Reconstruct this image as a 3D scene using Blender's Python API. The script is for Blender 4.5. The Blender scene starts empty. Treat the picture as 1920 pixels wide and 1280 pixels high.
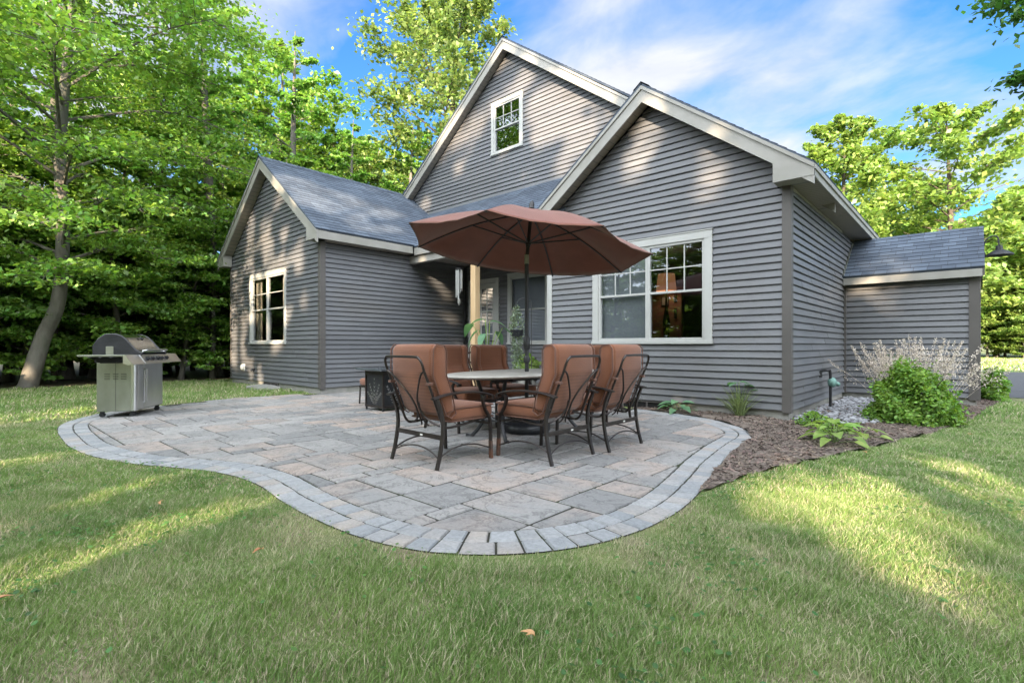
import bpy, bmesh, math, random
import numpy as np
from mathutils import Vector, Matrix
R = math.radians
PI = math.pi
SC = bpy.context.scene
COL = SC.collection

# ------------------------------------------------------------------ camera, sky, sun, exposure
cam = bpy.data.cameras.new("camera")
camo = bpy.data.objects.new("camera", cam)
COL.objects.link(camo)
camo.location = (0, 0, 1.05)
camo.rotation_euler = (R(90), 0, R(42.28))
cam.sensor_width = 36
cam.lens = 17.775
cam.shift_y = 0.00417
cam.clip_start = 0.05
cam.clip_end = 1500
SC.camera = camo

SUN_DIR = Vector((-0.60, 1.0, -0.36)).normalized()      # the way the light travels
SUN_EL = math.asin(-SUN_DIR.z)
sl = bpy.data.lights.new("sun", 'SUN')
sl.energy = 5.0
sl.angle = R(0.53)
sl.color = (1.0, 0.78, 0.55)
so = bpy.data.objects.new("sun", sl)
COL.objects.link(so)
so.rotation_euler = SUN_DIR.to_track_quat('-Z', 'Y').to_euler()

world = bpy.data.worlds.new("World")
SC.world = world
world.use_nodes = True
wn = world.node_tree.nodes
wl = world.node_tree.links
for n in list(wn):
    wn.remove(n)
SKY_STRENGTH = 0.085
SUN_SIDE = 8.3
def wnode(t, **k):
    n = wn.new(t)
    for a, b in k.items():
        setattr(n, a, b)
    return n
def wmath(op, a, b=None, clamp=False):
    n = wnode('ShaderNodeMath', operation=op, use_clamp=clamp)
    for i, v in enumerate((a, b)):
        if v is None: continue
        if isinstance(v, (int, float)): n.inputs[i].default_value = v
        else: wl.new(v, n.inputs[i])
    return n.outputs[0]
out = wnode('ShaderNodeOutputWorld')
bg = wnode('ShaderNodeBackground')
bg.inputs['Strength'].default_value = SKY_STRENGTH
sky = wnode('ShaderNodeTexSky', sky_type='NISHITA')
sky.sun_disc = False
sky.sun_elevation = SUN_EL
sky.sun_rotation = math.atan2(-SUN_DIR.x, -SUN_DIR.y)
sky.air_density = 1.0
sky.dust_density = 0.6
sky.ozone_density = 2.0
tc = wnode('ShaderNodeTexCoord')
sep = wnode('ShaderNodeSeparateXYZ')
wl.new(tc.outputs['Generated'], sep.inputs[0])
zz = wmath('MAXIMUM', wmath('ADD', sep.outputs['Z'], 0.12), 0.02)
px_ = wmath('DIVIDE', sep.outputs['X'], zz)
py_ = wmath('DIVIDE', sep.outputs['Y'], zz)
cmb = wnode('ShaderNodeCombineXYZ')
wl.new(px_, cmb.inputs[0]); wl.new(py_, cmb.inputs[1])
mp = wnode('ShaderNodeMapping')
mp.inputs['Rotation'].default_value = (0, 0, R(35))
mp.inputs['Scale'].default_value = (0.8, 1.0, 1)
mp.inputs['Location'].default_value = (0.4, 5.2, 0)
wl.new(cmb.outputs[0], mp.inputs[0])
def wnoise(scale, detail, rough, dist, src):
    n = wnode('ShaderNodeTexNoise')
    n.inputs['Scale'].default_value = scale
    n.inputs['Detail'].default_value = detail
    n.inputs['Roughness'].default_value = rough
    n.inputs['Distortion'].default_value = dist
    wl.new(src, n.inputs['Vector'])
    return n.outputs['Fac']
n1 = wnoise(0.85, 6, 0.5, 0.15, mp.outputs[0])
n2 = wnoise(3.0, 8, 0.58, 0.35, mp.outputs[0])
mixn = wmath('ADD', wmath('MULTIPLY', n1, 0.78), wmath('MULTIPLY', n2, 0.22))
ramp = wnode('ShaderNodeValToRGB')
ramp.color_ramp.elements[0].position = 0.43
ramp.color_ramp.elements[1].position = 0.58
wl.new(mixn, ramp.inputs[0])
ramp2 = wnode('ShaderNodeValToRGB')
ramp2.color_ramp.elements[0].position = 0.3
ramp2.color_ramp.elements[0].color = (1.75, 1.9, 2.15, 1)
ramp2.color_ramp.elements[1].position = 0.7
ramp2.color_ramp.elements[1].color = (2.55, 2.62, 2.78, 1)
wl.new(n2, ramp2.inputs[0])
mx = wnode('ShaderNodeMix', data_type='RGBA')
skyg = wnode('ShaderNodeMix', data_type='RGBA', blend_type='MULTIPLY')
skyg.inputs['Factor'].default_value = 1.0
skyg.inputs['B'].default_value = (0.29, 0.57, 0.84, 1)
wl.new(sky.outputs[0], skyg.inputs['A'])
wl.new(ramp.outputs['Color'], mx.inputs['Factor'])
wl.new(skyg.outputs['Result'], mx.inputs['A'])
wl.new(ramp2.outputs['Color'], mx.inputs['B'])
# bright veil added to the sky towards the sun, as fill for shaded parts
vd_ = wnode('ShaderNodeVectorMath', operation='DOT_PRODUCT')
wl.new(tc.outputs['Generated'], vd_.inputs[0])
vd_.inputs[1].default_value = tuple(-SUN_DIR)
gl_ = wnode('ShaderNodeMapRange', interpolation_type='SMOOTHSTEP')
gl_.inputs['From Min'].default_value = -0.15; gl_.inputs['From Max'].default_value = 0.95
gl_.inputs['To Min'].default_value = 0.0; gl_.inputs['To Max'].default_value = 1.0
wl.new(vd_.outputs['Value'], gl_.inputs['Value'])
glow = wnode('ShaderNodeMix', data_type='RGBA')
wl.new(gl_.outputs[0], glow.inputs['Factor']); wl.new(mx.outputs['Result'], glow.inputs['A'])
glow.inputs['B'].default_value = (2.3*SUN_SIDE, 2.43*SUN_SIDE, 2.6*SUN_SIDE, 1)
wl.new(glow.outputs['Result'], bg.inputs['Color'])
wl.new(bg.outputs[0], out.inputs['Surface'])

SC.view_settings.view_transform = 'Standard'
SC.view_settings.look = 'None'
SC.view_settings.gamma = 1.0
SC.view_settings.exposure = 2.25
SC.render.engine = 'CYCLES'
SC.cycles.use_denoising = True
SC.cycles.max_bounces = 7
SC.cycles.transparent_max_bounces = 12
SC.cycles.sample_clamp_indirect = 4.0

# ------------------------------------------------------------------ helpers
def setin(node, name, v):
    if name in node.inputs:
        node.inputs[name].default_value = v
def c4(c): return (c[0], c[1], c[2], 1)

def pm(name, c1, c2=None, scale=5.0, rough=0.7, metal=0.0, bump=0.0, bscale=None, detail=6, spec=0.4,
       stretch=(1, 1, 1), island=0.0, c3=None, lo=0.35, hi=0.65, coat=0.0, transl=0.0, tint=None, rvar=0.0):
    """procedural material: two colours mixed by noise, an optional third by a second noise, per-piece variation, bump"""
    m = bpy.data.materials.new(name)
    m.use_nodes = True
    nt = m.node_tree; N = nt.nodes; L = nt.links
    b = N['Principled BSDF']
    b.inputs['Roughness'].default_value = rough
    b.inputs['Metallic'].default_value = metal
    setin(b, 'Specular IOR Level', spec)
    setin(b, 'Coat Weight', coat)
    t = N.new('ShaderNodeTexCoord')
    mpn = N.new('ShaderNodeMapping')
    mpn.inputs['Scale'].default_value = stretch
    L.new(t.outputs['Object'], mpn.inputs[0])
    vec = mpn.outputs[0]
    def noise(s, d=detail, r=0.55, dist=0.0):
        n = N.new('ShaderNodeTexNoise')
        n.inputs['Scale'].default_value = s; n.inputs['Detail'].default_value = d
        n.inputs['Roughness'].default_value = r; n.inputs['Distortion'].default_value = dist
        L.new(vec, n.inputs['Vector'])
        return n.outputs['Fac']
    colr = None
    if c2 is None: c2 = tuple(x * 0.8 for x in c1)
    rp = N.new('ShaderNodeValToRGB')
    rp.color_ramp.elements[0].position = lo; rp.color_ramp.elements[0].color = c4(c1)
    rp.color_ramp.elements[1].position = hi; rp.color_ramp.elements[1].color = c4(c2)
    src = noise(scale)
    L.new(src, rp.inputs[0])
    colr = rp.outputs['Color']
    if c3 is not None:
        r3 = N.new('ShaderNodeValToRGB')
        r3.color_ramp.elements[0].position = 0.5; r3.color_ramp.elements[0].color = (0, 0, 0, 1)
        r3.color_ramp.elements[1].position = 0.68; r3.color_ramp.elements[1].color = (1, 1, 1, 1)
        L.new(noise(scale * 0.37, 4, 0.6, 0.5), r3.inputs[0])
        mm = N.new('ShaderNodeMix'); mm.data_type = 'RGBA'
        L.new(r3.outputs['Color'], mm.inputs['Factor']); L.new(colr, mm.inputs['A'])
        mm.inputs['B'].default_value = c4(c3)
        colr = mm.outputs['Result']
    if island > 0:
        g = N.new('ShaderNodeNewGeometry')
        hs = N.new('ShaderNodeHueSaturation')
        mr = N.new('ShaderNodeMapRange')
        mr.inputs['To Min'].default_value = 1 - island; mr.inputs['To Max'].default_value = 1 + island
        L.new(g.outputs['Random Per Island'], mr.inputs['Value'])
        L.new(mr.outputs[0], hs.inputs['Value'])
        mr2 = N.new('ShaderNodeMath'); mr2.operation = 'FRACT'
        ml = N.new('ShaderNodeMath'); ml.operation = 'MULTIPLY'; ml.inputs[1].default_value = 17.31
        L.new(g.outputs['Random Per Island'], ml.inputs[0]); L.new(ml.outputs[0], mr2.inputs[0])
        mr3 = N.new('ShaderNodeMapRange')
        mr3.inputs['To Min'].default_value = 0.5 - 0.05 * island; mr3.inputs['To Max'].default_value = 0.5 + 0.05 * island
        L.new(mr2.outputs[0], mr3.inputs['Value']); L.new(mr3.outputs[0], hs.inputs['Hue'])
        L.new(colr, hs.inputs['Color'])
        colr = hs.outputs['Color']
    L.new(colr, b.inputs['Base Color'])
    if rvar > 0:
        mr = N.new('ShaderNodeMapRange')
        mr.inputs['To Min'].default_value = max(0.02, rough - rvar); mr.inputs['To Max'].default_value = min(1, rough + rvar)
        L.new(src, mr.inputs['Value']); L.new(mr.outputs[0], b.inputs['Roughness'])
    if bump > 0:
        bp = N.new('ShaderNodeBump')
        bp.inputs['Strength'].default_value = bump
        bp.inputs['Distance'].default_value = 0.02
        L.new(noise(bscale or scale * 4), bp.inputs['Height'])
        L.new(bp.outputs[0], b.inputs['Normal'])
    if transl > 0:
        tr = N.new('ShaderNodeBsdfTranslucent')
        tm = N.new('ShaderNodeMix'); tm.data_type = 'RGBA'; tm.blend_type = 'MULTIPLY'; tm.inputs['Factor'].default_value = 1
        L.new(colr, tm.inputs['A']); tm.inputs['B'].default_value = c4(tint or (1.6, 1.5, 0.6))
        L.new(tm.outputs['Result'], tr.inputs['Color'])
        ms = N.new('ShaderNodeMixShader'); ms.inputs[0].default_value = transl
        L.new(b.outputs[0], ms.inputs[1]); L.new(tr.outputs[0], ms.inputs[2])
        L.new(ms.outputs[0], N['Material Output'].inputs['Surface'])
    return m

class MB:
    """collects faces for one mesh"""
    def __init__(s):
        s.v = []; s.f = []; s.uv = []; s.mi = []
    def face(s, pts, uv=None, mi=0):
        i = len(s.v)
        s.v.extend([tuple(p) for p in pts])
        s.f.append(tuple(range(i, i + len(pts))))
        s.uv.append(uv); s.mi.append(mi)
    def mesh(s, vs, fs, mi=0):
        i = len(s.v)
        s.v.extend([tuple(p) for p in vs])
        for f in fs:
            s.f.append(tuple(i + k for k in f)); s.uv.append(None); s.mi.append(mi)
    def box(s, x0, x1, y0, y1, z0, z1, mi=0, M=None):
        vs = [(x0,y0,z0),(x1,y0,z0),(x1,y1,z0),(x0,y1,z0),(x0,y0,z1),(x1,y0,z1),(x1,y1,z1),(x0,y1,z1)]
        if M is not None: vs = [tuple(M @ Vector(p)) for p in vs]
        s.mesh(vs, [(0,3,2,1),(4,5,6,7),(0,1,5,4),(1,2,6,5),(2,3,7,6),(3,0,4,7)], mi)
    def bbox(s, x0, x1, y0, y1, z0, z1, b=0.005, mi=0, M=None):
        bm = bmesh.new()
        bmesh.ops.create_cube(bm, size=1)
        for v in bm.verts:
            v.co = Vector(((x0+x1)/2 + v.co.x*(x1-x0), (y0+y1)/2 + v.co.y*(y1-y0), (z0+z1)/2 + v.co.z*(z1-z0)))
        bmesh.ops.bevel(bm, geom=list(bm.edges), offset=b, segments=2, profile=0.6, affect='EDGES')
        s.bm(bm, mi, M)
    def bm(s, bm, mi=0, M=None):
        bm.verts.index_update()
        vs = [tuple(M @ v.co) if M is not None else tuple(v.co) for v in bm.verts]
        s.mesh(vs, [[v.index for v in f.verts] for f in bm.faces], mi)
        bm.free()
    def tube(s, pts, r, n=8, mi=0, cap=True, flat=None):
        """tube along points; r a number or a list; flat=(a,b) gives an oval or flat bar section"""
        pts = [Vector(p) for p in pts]
        rs = r if isinstance(r, (list, tuple)) else [r] * len(pts)
        up = Vector((0, 0, 1))
        t0 = (pts[1] - pts[0]).normalized()
        if abs(t0.dot(up)) > 0.95: up = Vector((0, 1, 0))
        a = t0.cross(up).normalized()
        vs = []
        for i, p in enumerate(pts):
            t = (pts[min(i+1, len(pts)-1)] - pts[max(i-1, 0)])
            if t.length < 1e-9: t = t0
            t.normalize()
            a = (a - t * a.dot(t))
            if a.length < 1e-6: a = t.orthogonal()
            a.normalize()
            b = t.cross(a)
            for k in range(n):
                w = 2*PI*k/n + (PI/n if n == 4 else 0)
                if flat: vs.append(p + a*math.cos(w)*flat[0]*rs[i] + b*math.sin(w)*flat[1]*rs[i])
                else: vs.append(p + a*math.cos(w)*rs[i] + b*math.sin(w)*rs[i])
        fs = []
        for i in range(len(pts)-1):
            for k in range(n):
                fs.append((i*n+k, i*n+(k+1)%n, (i+1)*n+(k+1)%n, (i+1)*n+k))
        if cap:
            fs.append(tuple(range(n-1, -1, -1))); fs.append(tuple((len(pts)-1)*n+k for k in range(n)))
        s.mesh(vs, fs, mi)
    def lathe(s, prof, n=24, c=(0,0), mi=0, cap=True):
        vs = []
        for r_, z in prof:
            for k in range(n):
                w = 2*PI*k/n
                vs.append((c[0]+r_*math.cos(w), c[1]+r_*math.sin(w), z))
        fs = [(i*n+k, i*n+(k+1)%n, (i+1)*n+(k+1)%n, (i+1)*n+k) for i in range(len(prof)-1) for k in range(n)]
        if cap:
            fs.append(tuple(range(n-1,-1,-1))); fs.append(tuple((len(prof)-1)*n+k for k in range(n)))
        s.mesh(vs, fs, mi)
    def prism(s, poly, axis, a0, a1, mi=0):
        """poly of 2D points extruded along an axis: 'x' -> (y,z), 'y' -> (x,z), 'z' -> (x,y)"""
        def P(p, a):
            return {'x': (a, p[0], p[1]), 'y': (p[0], a, p[1]), 'z': (p[0], p[1], a)}[axis]
        n = len(poly)
        vs = [P(p, a0) for p in poly] + [P(p, a1) for p in poly]
        fs = [tuple(range(n-1,-1,-1)), tuple(range(n, 2*n))] + [(i, (i+1)%n, n+(i+1)%n, n+i) for i in range(n)]
        s.mesh(vs, fs, mi)
    def build(s, name, mats, parent=None, smooth=False, world=False, fixn=True):
        me = bpy.data.meshes.new(name)
        v = s.v
        if world and parent is not None:
            l = parent.location
            v = [(p[0]-l.x, p[1]-l.y, p[2]-l.z) for p in v]
        me.from_pydata(v, [], s.f)
        if any(u is not None for u in s.uv):
            ul = me.uv_layers.new(name="UVMap")
            k = 0
            for f, u in zip(s.f, s.uv):
                for j in range(len(f)):
                    ul.data[k].uv = u[j] if u is not None else (0, 0)
                    k += 1
        if not isinstance(mats, (list, tuple)): mats = [mats]
        for m in mats: me.materials.append(m)
        if len(mats) > 1: me.polygons.foreach_set('material_index', s.mi)
        me.update()
        if fixn:
            bm = bmesh.new(); bm.from_mesh(me)
            bmesh.ops.recalc_face_normals(bm, faces=bm.faces)
            bm.to_mesh(me); bm.free()
        if smooth:
            me.shade_auto_smooth(use_auto_smooth=True, angle=R(40)) if hasattr(me, 'shade_auto_smooth') else None
            me.polygons.foreach_set('use_smooth', [True]*len(me.polygons))
            try: me.set_sharp_from_angle(angle=R(42))
            except Exception: pass
        o = bpy.data.objects.new(name, me)
        COL.objects.link(o)
        if parent is not None: o.parent = parent
        return o

def tag(o, label=None, cat=None, group=None, kind=None):
    if label: o['label'] = label
    if cat: o['category'] = cat
    if group: o['group'] = group
    if kind: o['kind'] = kind
    return o
def empty(name, loc, rz=0.0):
    o = bpy.data.objects.new(name, None)
    COL.objects.link(o)
    o.location = loc; o.rotation_euler = (0, 0, rz)
    o.empty_display_size = 0.2
    return o
def copy_tree(o, parent=None):
    c = o.copy(); COL.objects.link(c)
    if parent is not None: c.parent = parent
    for ch in [x for x in COL.objects if x.parent == o]:
        copy_tree(ch, c)
    return c
def npmesh(name, V, F, mat, parent=None, attr=None):
    """V (n,3), F (m,k) numpy"""
    me = bpy.data.meshes.new(name)
    n, (m, k) = len(V), F.shape
    me.vertices.add(n); me.vertices.foreach_set('co', np.ascontiguousarray(V, dtype=np.float32).ravel())
    me.loops.add(m*k); me.loops.foreach_set('vertex_index', np.ascontiguousarray(F, dtype=np.int32).ravel())
    me.polygons.add(m); me.polygons.foreach_set('loop_start', np.arange(0, m*k, k, dtype=np.int32))
    me.update(calc_edges=True)
    me.materials.append(mat)
    if attr is not None:
        for an, av in attr.items():
            a = me.attributes.new(an, 'FLOAT', 'POINT'); a.data.foreach_set('value', av.astype(np.float32))
    o = bpy.data.objects.new(name, me); COL.objects.link(o)
    if parent is not None: o.parent = parent
    return o
def bez(pts, n=8):
    """Catmull-Rom through points"""
    P = [Vector(p) for p in pts]; P = [P[0]*2-P[1]] + P + [P[-1]*2-P[-2]]
    o = []
    for i in range(1, len(P)-2):
        for k in range(n):
            t = k/n; a,b,c,d = P[i-1],P[i],P[i+1],P[i+2]
            o.append(0.5*((2*b)+(c-a)*t+(2*a-5*b+4*c-d)*t*t+(3*b-a-3*c+d)*t**3))
    o.append(P[-2]); return o

# ------------------------------------------------------------------ materials
M = {}
M['siding'] = pm('siding', (0.116,0.121,0.129), (0.096,0.100,0.108), 0.9, 0.48, bump=0.05, bscale=60, stretch=(1,1,3), rvar=.08, island=0.08, c3=(0.108,0.108,0.109))
M['corner'] = pm('corner_trim', (0.086,0.080,0.075), (0.075,0.070,0.066), 3, 0.5)
M['trim'] = pm('cream_trim', (0.275,0.268,0.245), (0.235,0.23,0.21), 2.5, 0.5, bump=0.03, c3=(0.21,0.205,0.18))
M['soffit'] = pm('soffit', (0.280,0.252,0.217), (0.245,0.224,0.196), 3, 0.6)
M['vinyl'] = pm('window_vinyl', (0.36,0.365,0.35), (0.33,0.335,0.32), 3, 0.4)
M['concrete'] = pm('concrete', (0.270,0.262,0.240), (0.210,0.210,0.195), 4, 0.9, bump=0.25, bscale=40, c3=(0.165,0.173,0.143))
M['cedar'] = pm('pine_post', (0.522,0.378,0.216), (0.423,0.288,0.153), 3, 0.75, bump=0.2, bscale=30, stretch=(6,6,.5))
M['black'] = pm('black_metal', (0.018,0.018,0.020), (0.03,0.03,0.032), 9, 0.45)
M['bronze'] = pm('bronze_frame', (0.052,0.043,0.038), (0.036,0.030,0.028), 14, 0.36, metal=0.55, rvar=.1)
M['rust'] = pm('rusty_metal', (0.13,0.055,0.032), (0.055,0.042,0.035), 14, 0.85, bump=.3)
M['steel'] = pm('stainless', (0.62,0.62,0.62), (0.50,0.50,0.495), 2.0, 0.30, metal=1.0, stretch=(1,1,.4), rvar=.04)
M['chrome'] = pm('polished_steel', (0.72,0.72,0.72), (0.62,0.62,0.62), 2.0, 0.16, metal=1.0)
M['steeldull'] = pm('weathered_steel', (0.36,0.37,0.32), (0.25,0.26,0.215), 3.0, 0.42, metal=0.85, stretch=(1,1,.4), rvar=.06, c3=(0.20,0.205,0.16))
M['iron'] = pm('cast_black', (0.013,0.014,0.016), (0.02,0.021,0.024), 12, 0.5)
M['tile'] = pm('glossy_tile', (0.06,0.07,0.08), (0.09,0.10,0.11), 5, 0.14, coat=.5)
M['hole'] = pm('dark_recess', (0.008,0.008,0.008), (0.012,0.012,0.012), 3, 0.9)
M['mulch'] = pm('mulch', (0.085,0.066,0.053), (0.15,0.12,0.098), 22, 0.95, bump=0.9, bscale=60, c3=(0.20,0.165,0.135))
M['chip'] = pm('mulch_chip', (0.15,0.112,0.088), (0.09,0.068,0.056), 3, 0.95, island=0.6)
M['stone'] = pm('river_stone', (0.247,0.255,0.270), (0.165,0.165,0.173), 8, 0.6, island=0.45)
M['soil'] = pm('soil', (0.085,0.075,0.042), (0.05,0.05,0.028), 14, 0.95, bump=0.6, bscale=60, c3=(0.12,0.10,0.06))
M['duff'] = pm('leaf_litter', (0.10,0.075,0.045), (0.05,0.04,0.026), 6, 0.95, bump=0.8, bscale=25, c3=(0.05,0.07,0.025))
M['asphalt'] = pm('asphalt', (0.07,0.072,0.08), (0.055,0.056,0.062), 2, 0.85, bump=.3, bscale=90)
M['road'] = pm('pale_road', (0.23,0.21,0.19), (0.19,0.18,0.165), 1, 0.9)
M['bark'] = pm('grey_bark', (0.14,0.13,0.11), (0.075,0.068,0.057), 5, 0.9, bump=0.6, bscale=18, stretch=(1,1,.35), c3=(0.10,0.105,0.08))
M['bark2'] = pm('brown_bark', (0.085,0.068,0.052), (0.045,0.037,0.03), 7, 0.95, bump=0.8, bscale=20, stretch=(1,1,.3))
LT = dict(transl=0.42, rough=0.42, spec=0.5)
M['leafA'] = pm('maple_leaf', (0.135,0.265,0.05), (0.22,0.35,0.075), 0.55, island=0.45, tint=(1.4,1.4,0.6), **LT)
M['leafB'] = pm('oak_leaf', (0.135,0.205,0.065), (0.22,0.29,0.095), 0.4, island=0.5, tint=(1.25,1.3,0.65), **LT)
M['leafC'] = pm('woods_leaf', (0.14,0.27,0.07), (0.23,0.38,0.095), 0.3, island=0.45, tint=(1.4,1.5,0.6), **LT)
M['leafD'] = pm('yellow_leaf', (0.145,0.245,0.055), (0.23,0.33,0.085), 0.3, island=0.45, tint=(1.3,1.3,0.6), **LT)
M['leafE'] = pm('dark_leaf', (0.053,0.126,0.038), (0.084,0.179,0.042), 0.3, island=0.35, tint=(1.3,1.5,0.5), **LT)
M['bush'] = pm('boxwood_leaf', (0.10,0.21,0.03), (0.17,0.29,0.045), 5, island=0.4, transl=.35, rough=.5)
M['plume'] = pm('dry_plume', (0.66,0.60,0.52), (0.52,0.46,0.38), 6, rough=.8, island=0.2, transl=.3, tint=(1.1,1,.95))
M['hosta'] = pm('hosta_leaf', (0.09,0.20,0.11), (0.13,0.25,0.13), 9, island=0.2, tint=(1.2,1.4,0.7), transl=.3, rough=.5)
M['hosta2'] = pm('lime_leaf', (0.15,0.27,0.045), (0.26,0.34,0.10), 7, island=0.25, tint=(1.3,1.4,0.6), transl=.35, rough=.5)
M['blade'] = pm('strap_leaf', (0.15,0.21,0.09), (0.22,0.27,0.13), 5, island=0.25, transl=.3, rough=.5)
M['silver'] = pm('silver_leaf', (0.12,0.17,0.12), (0.22,0.27,0.20), 9, island=0.4, transl=.3, rough=.6)
M['rope'] = pm('hook_iron', (0.02,0.02,0.02), (0.03,0.03,0.03), 5, 0.5)
M['basebk'] = pm('black_resin', (0.012,0.013,0.016), (0.02,0.021,0.025), 8, 0.38)
M['tabletop'] = pm('table_stone', (0.360,0.347,0.315), (0.279,0.266,0.239), 9, 0.45, c3=(0.234,0.216,0.189), rvar=.1)
M['white'] = pm('white_plastic', (0.72,0.71,0.68), (0.65,0.64,0.6), 5, 0.5)
M['deadleaf'] = pm('fallen_leaf', (0.42,0.27,0.12), (0.30,0.15,0.06), 20, 0.8, island=.3)
M['copper'] = pm('green_copper', (0.20,0.36,0.31), (0.12,0.22,0.19), 15, 0.6, metal=.2)

def fabric(name, c1, c2, stripes=130, axis='z', rough=0.9, transl=0.0):
    m = pm(name, c1, c2, 4, rough, bump=0.12, bscale=250, spec=.15, transl=transl, tint=(1.2,.9,.7), c3=tuple(x*.82 for x in c1))
    nt = m.node_tree; N = nt.nodes; L = nt.links; b = N['Principled BSDF']
    setin(b, 'Sheen Weight', 0.25)
    if stripes:
        t = N.new('ShaderNodeTexCoord'); s = N.new('ShaderNodeSeparateXYZ'); L.new(t.outputs['Object'], s.inputs[0])
        ad = N.new('ShaderNodeMath'); ad.operation = 'ADD'
        L.new(s.outputs['Z'], ad.inputs[0]); L.new(s.outputs['Y'], ad.inputs[1])
        mu = N.new('ShaderNodeMath'); mu.operation = 'MULTIPLY'; mu.inputs[1].default_value = 2*PI*stripes/2
        L.new(ad.outputs[0], mu.inputs[0])
        sn = N.new('ShaderNodeMath'); sn.operation = 'SINE'; L.new(mu.outputs[0], sn.inputs[0])
        mr = N.new('ShaderNodeMapRange'); mr.inputs['From Min'].default_value = -1; mr.inputs['To Min'].default_value = 0.84; mr.inputs['To Max'].default_value = 1.06
        L.new(sn.outputs[0], mr.inputs['Value'])
        hs = N.new('ShaderNodeHueSaturation'); L.new(mr.outputs[0], hs.inputs['Value'])
        old = b.inputs['Base Color'].links[0].from_socket
        L.new(old, hs.inputs['Color']); L.new(hs.outputs[0], b.inputs['Base Color'])
    return m
M['cushion'] = fabric('cushion_fabric', (0.20,0.080,0.042), (0.168,0.067,0.036), 110)
M['piping'] = fabric('piping', (0.13,0.06,0.04), (0.10,0.05,0.035), 0)
M['canopy'] = fabric('canopy_fabric', (0.205,0.083,0.062), (0.18,0.073,0.054), 0, transl=0.17)

def shingle_mat():
    m = bpy.data.materials.new('shingles'); m.use_nodes = True
    nt = m.node_tree; N = nt.nodes; L = nt.links; b = N['Principled BSDF']
    b.inputs['Roughness'].default_value = 0.82; setin(b, 'Specular IOR Level', .35)
    t = N.new('ShaderNodeTexCoord')
    br = N.new('ShaderNodeTexBrick')
    br.offset = 0.43; br.squash = 0.75; br.squash_frequency = 3; br.offset_frequency = 2
    for k, v in (('Scale', 1.0), ('Mortar Size', 0.004), ('Mortar Smooth', .1), ('Bias', 0.0), ('Brick Width', 0.26), ('Row Height', 0.14)):
        br.inputs[k].default_value = v
    br.inputs['Color1'].default_value = (0.046,0.060,0.083,1); br.inputs['Color2'].default_value = (0.078,0.099,0.130,1)
    br.inputs['Mortar'].default_value = (0.03,0.034,0.042,1)
    L.new(t.outputs['UV'], br.inputs['Vector'])
    n = N.new('ShaderNodeTexNoise'); n.inputs['Scale'].default_value = 1.2; n.inputs['Detail'].default_value = 8
    L.new(t.outputs['UV'], n.inputs['Vector'])
    n2_ = N.new('ShaderNodeTexNoise'); n2_.inputs['Scale'].default_value = 160; n2_.inputs['Detail'].default_value = 3
    L.new(t.outputs['UV'], n2_.inputs['Vector'])
    ad = N.new('ShaderNodeMath'); ad.operation = 'ADD'; L.new(n.outputs['Fac'], ad.inputs[0]); L.new(n2_.outputs['Fac'], ad.inputs[1])
    mr = N.new('ShaderNodeMapRange'); mr.inputs['From Min'].default_value = .6; mr.inputs['From Max'].default_value = 1.4
    mr.inputs['To Min'].default_value = .65; mr.inputs['To Max'].default_value = 1.35
    L.new(ad.outputs[0], mr.inputs['Value'])
    hs = N.new('ShaderNodeHueSaturation'); L.new(mr.outputs[0], hs.inputs['Value']); L.new(br.outputs['Color'], hs.inputs['Color'])
    L.new(hs.outputs[0], b.inputs['Base Color'])
    bp = N.new('ShaderNodeBump'); bp.inputs['Strength'].default_value = .35; bp.inputs['Distance'].default_value = .006
    L.new(n2_.outputs['Fac'], bp.inputs['Height']); L.new(bp.outputs[0], b.inputs['Normal'])
    return m
M['shingle'] = shingle_mat()

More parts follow.
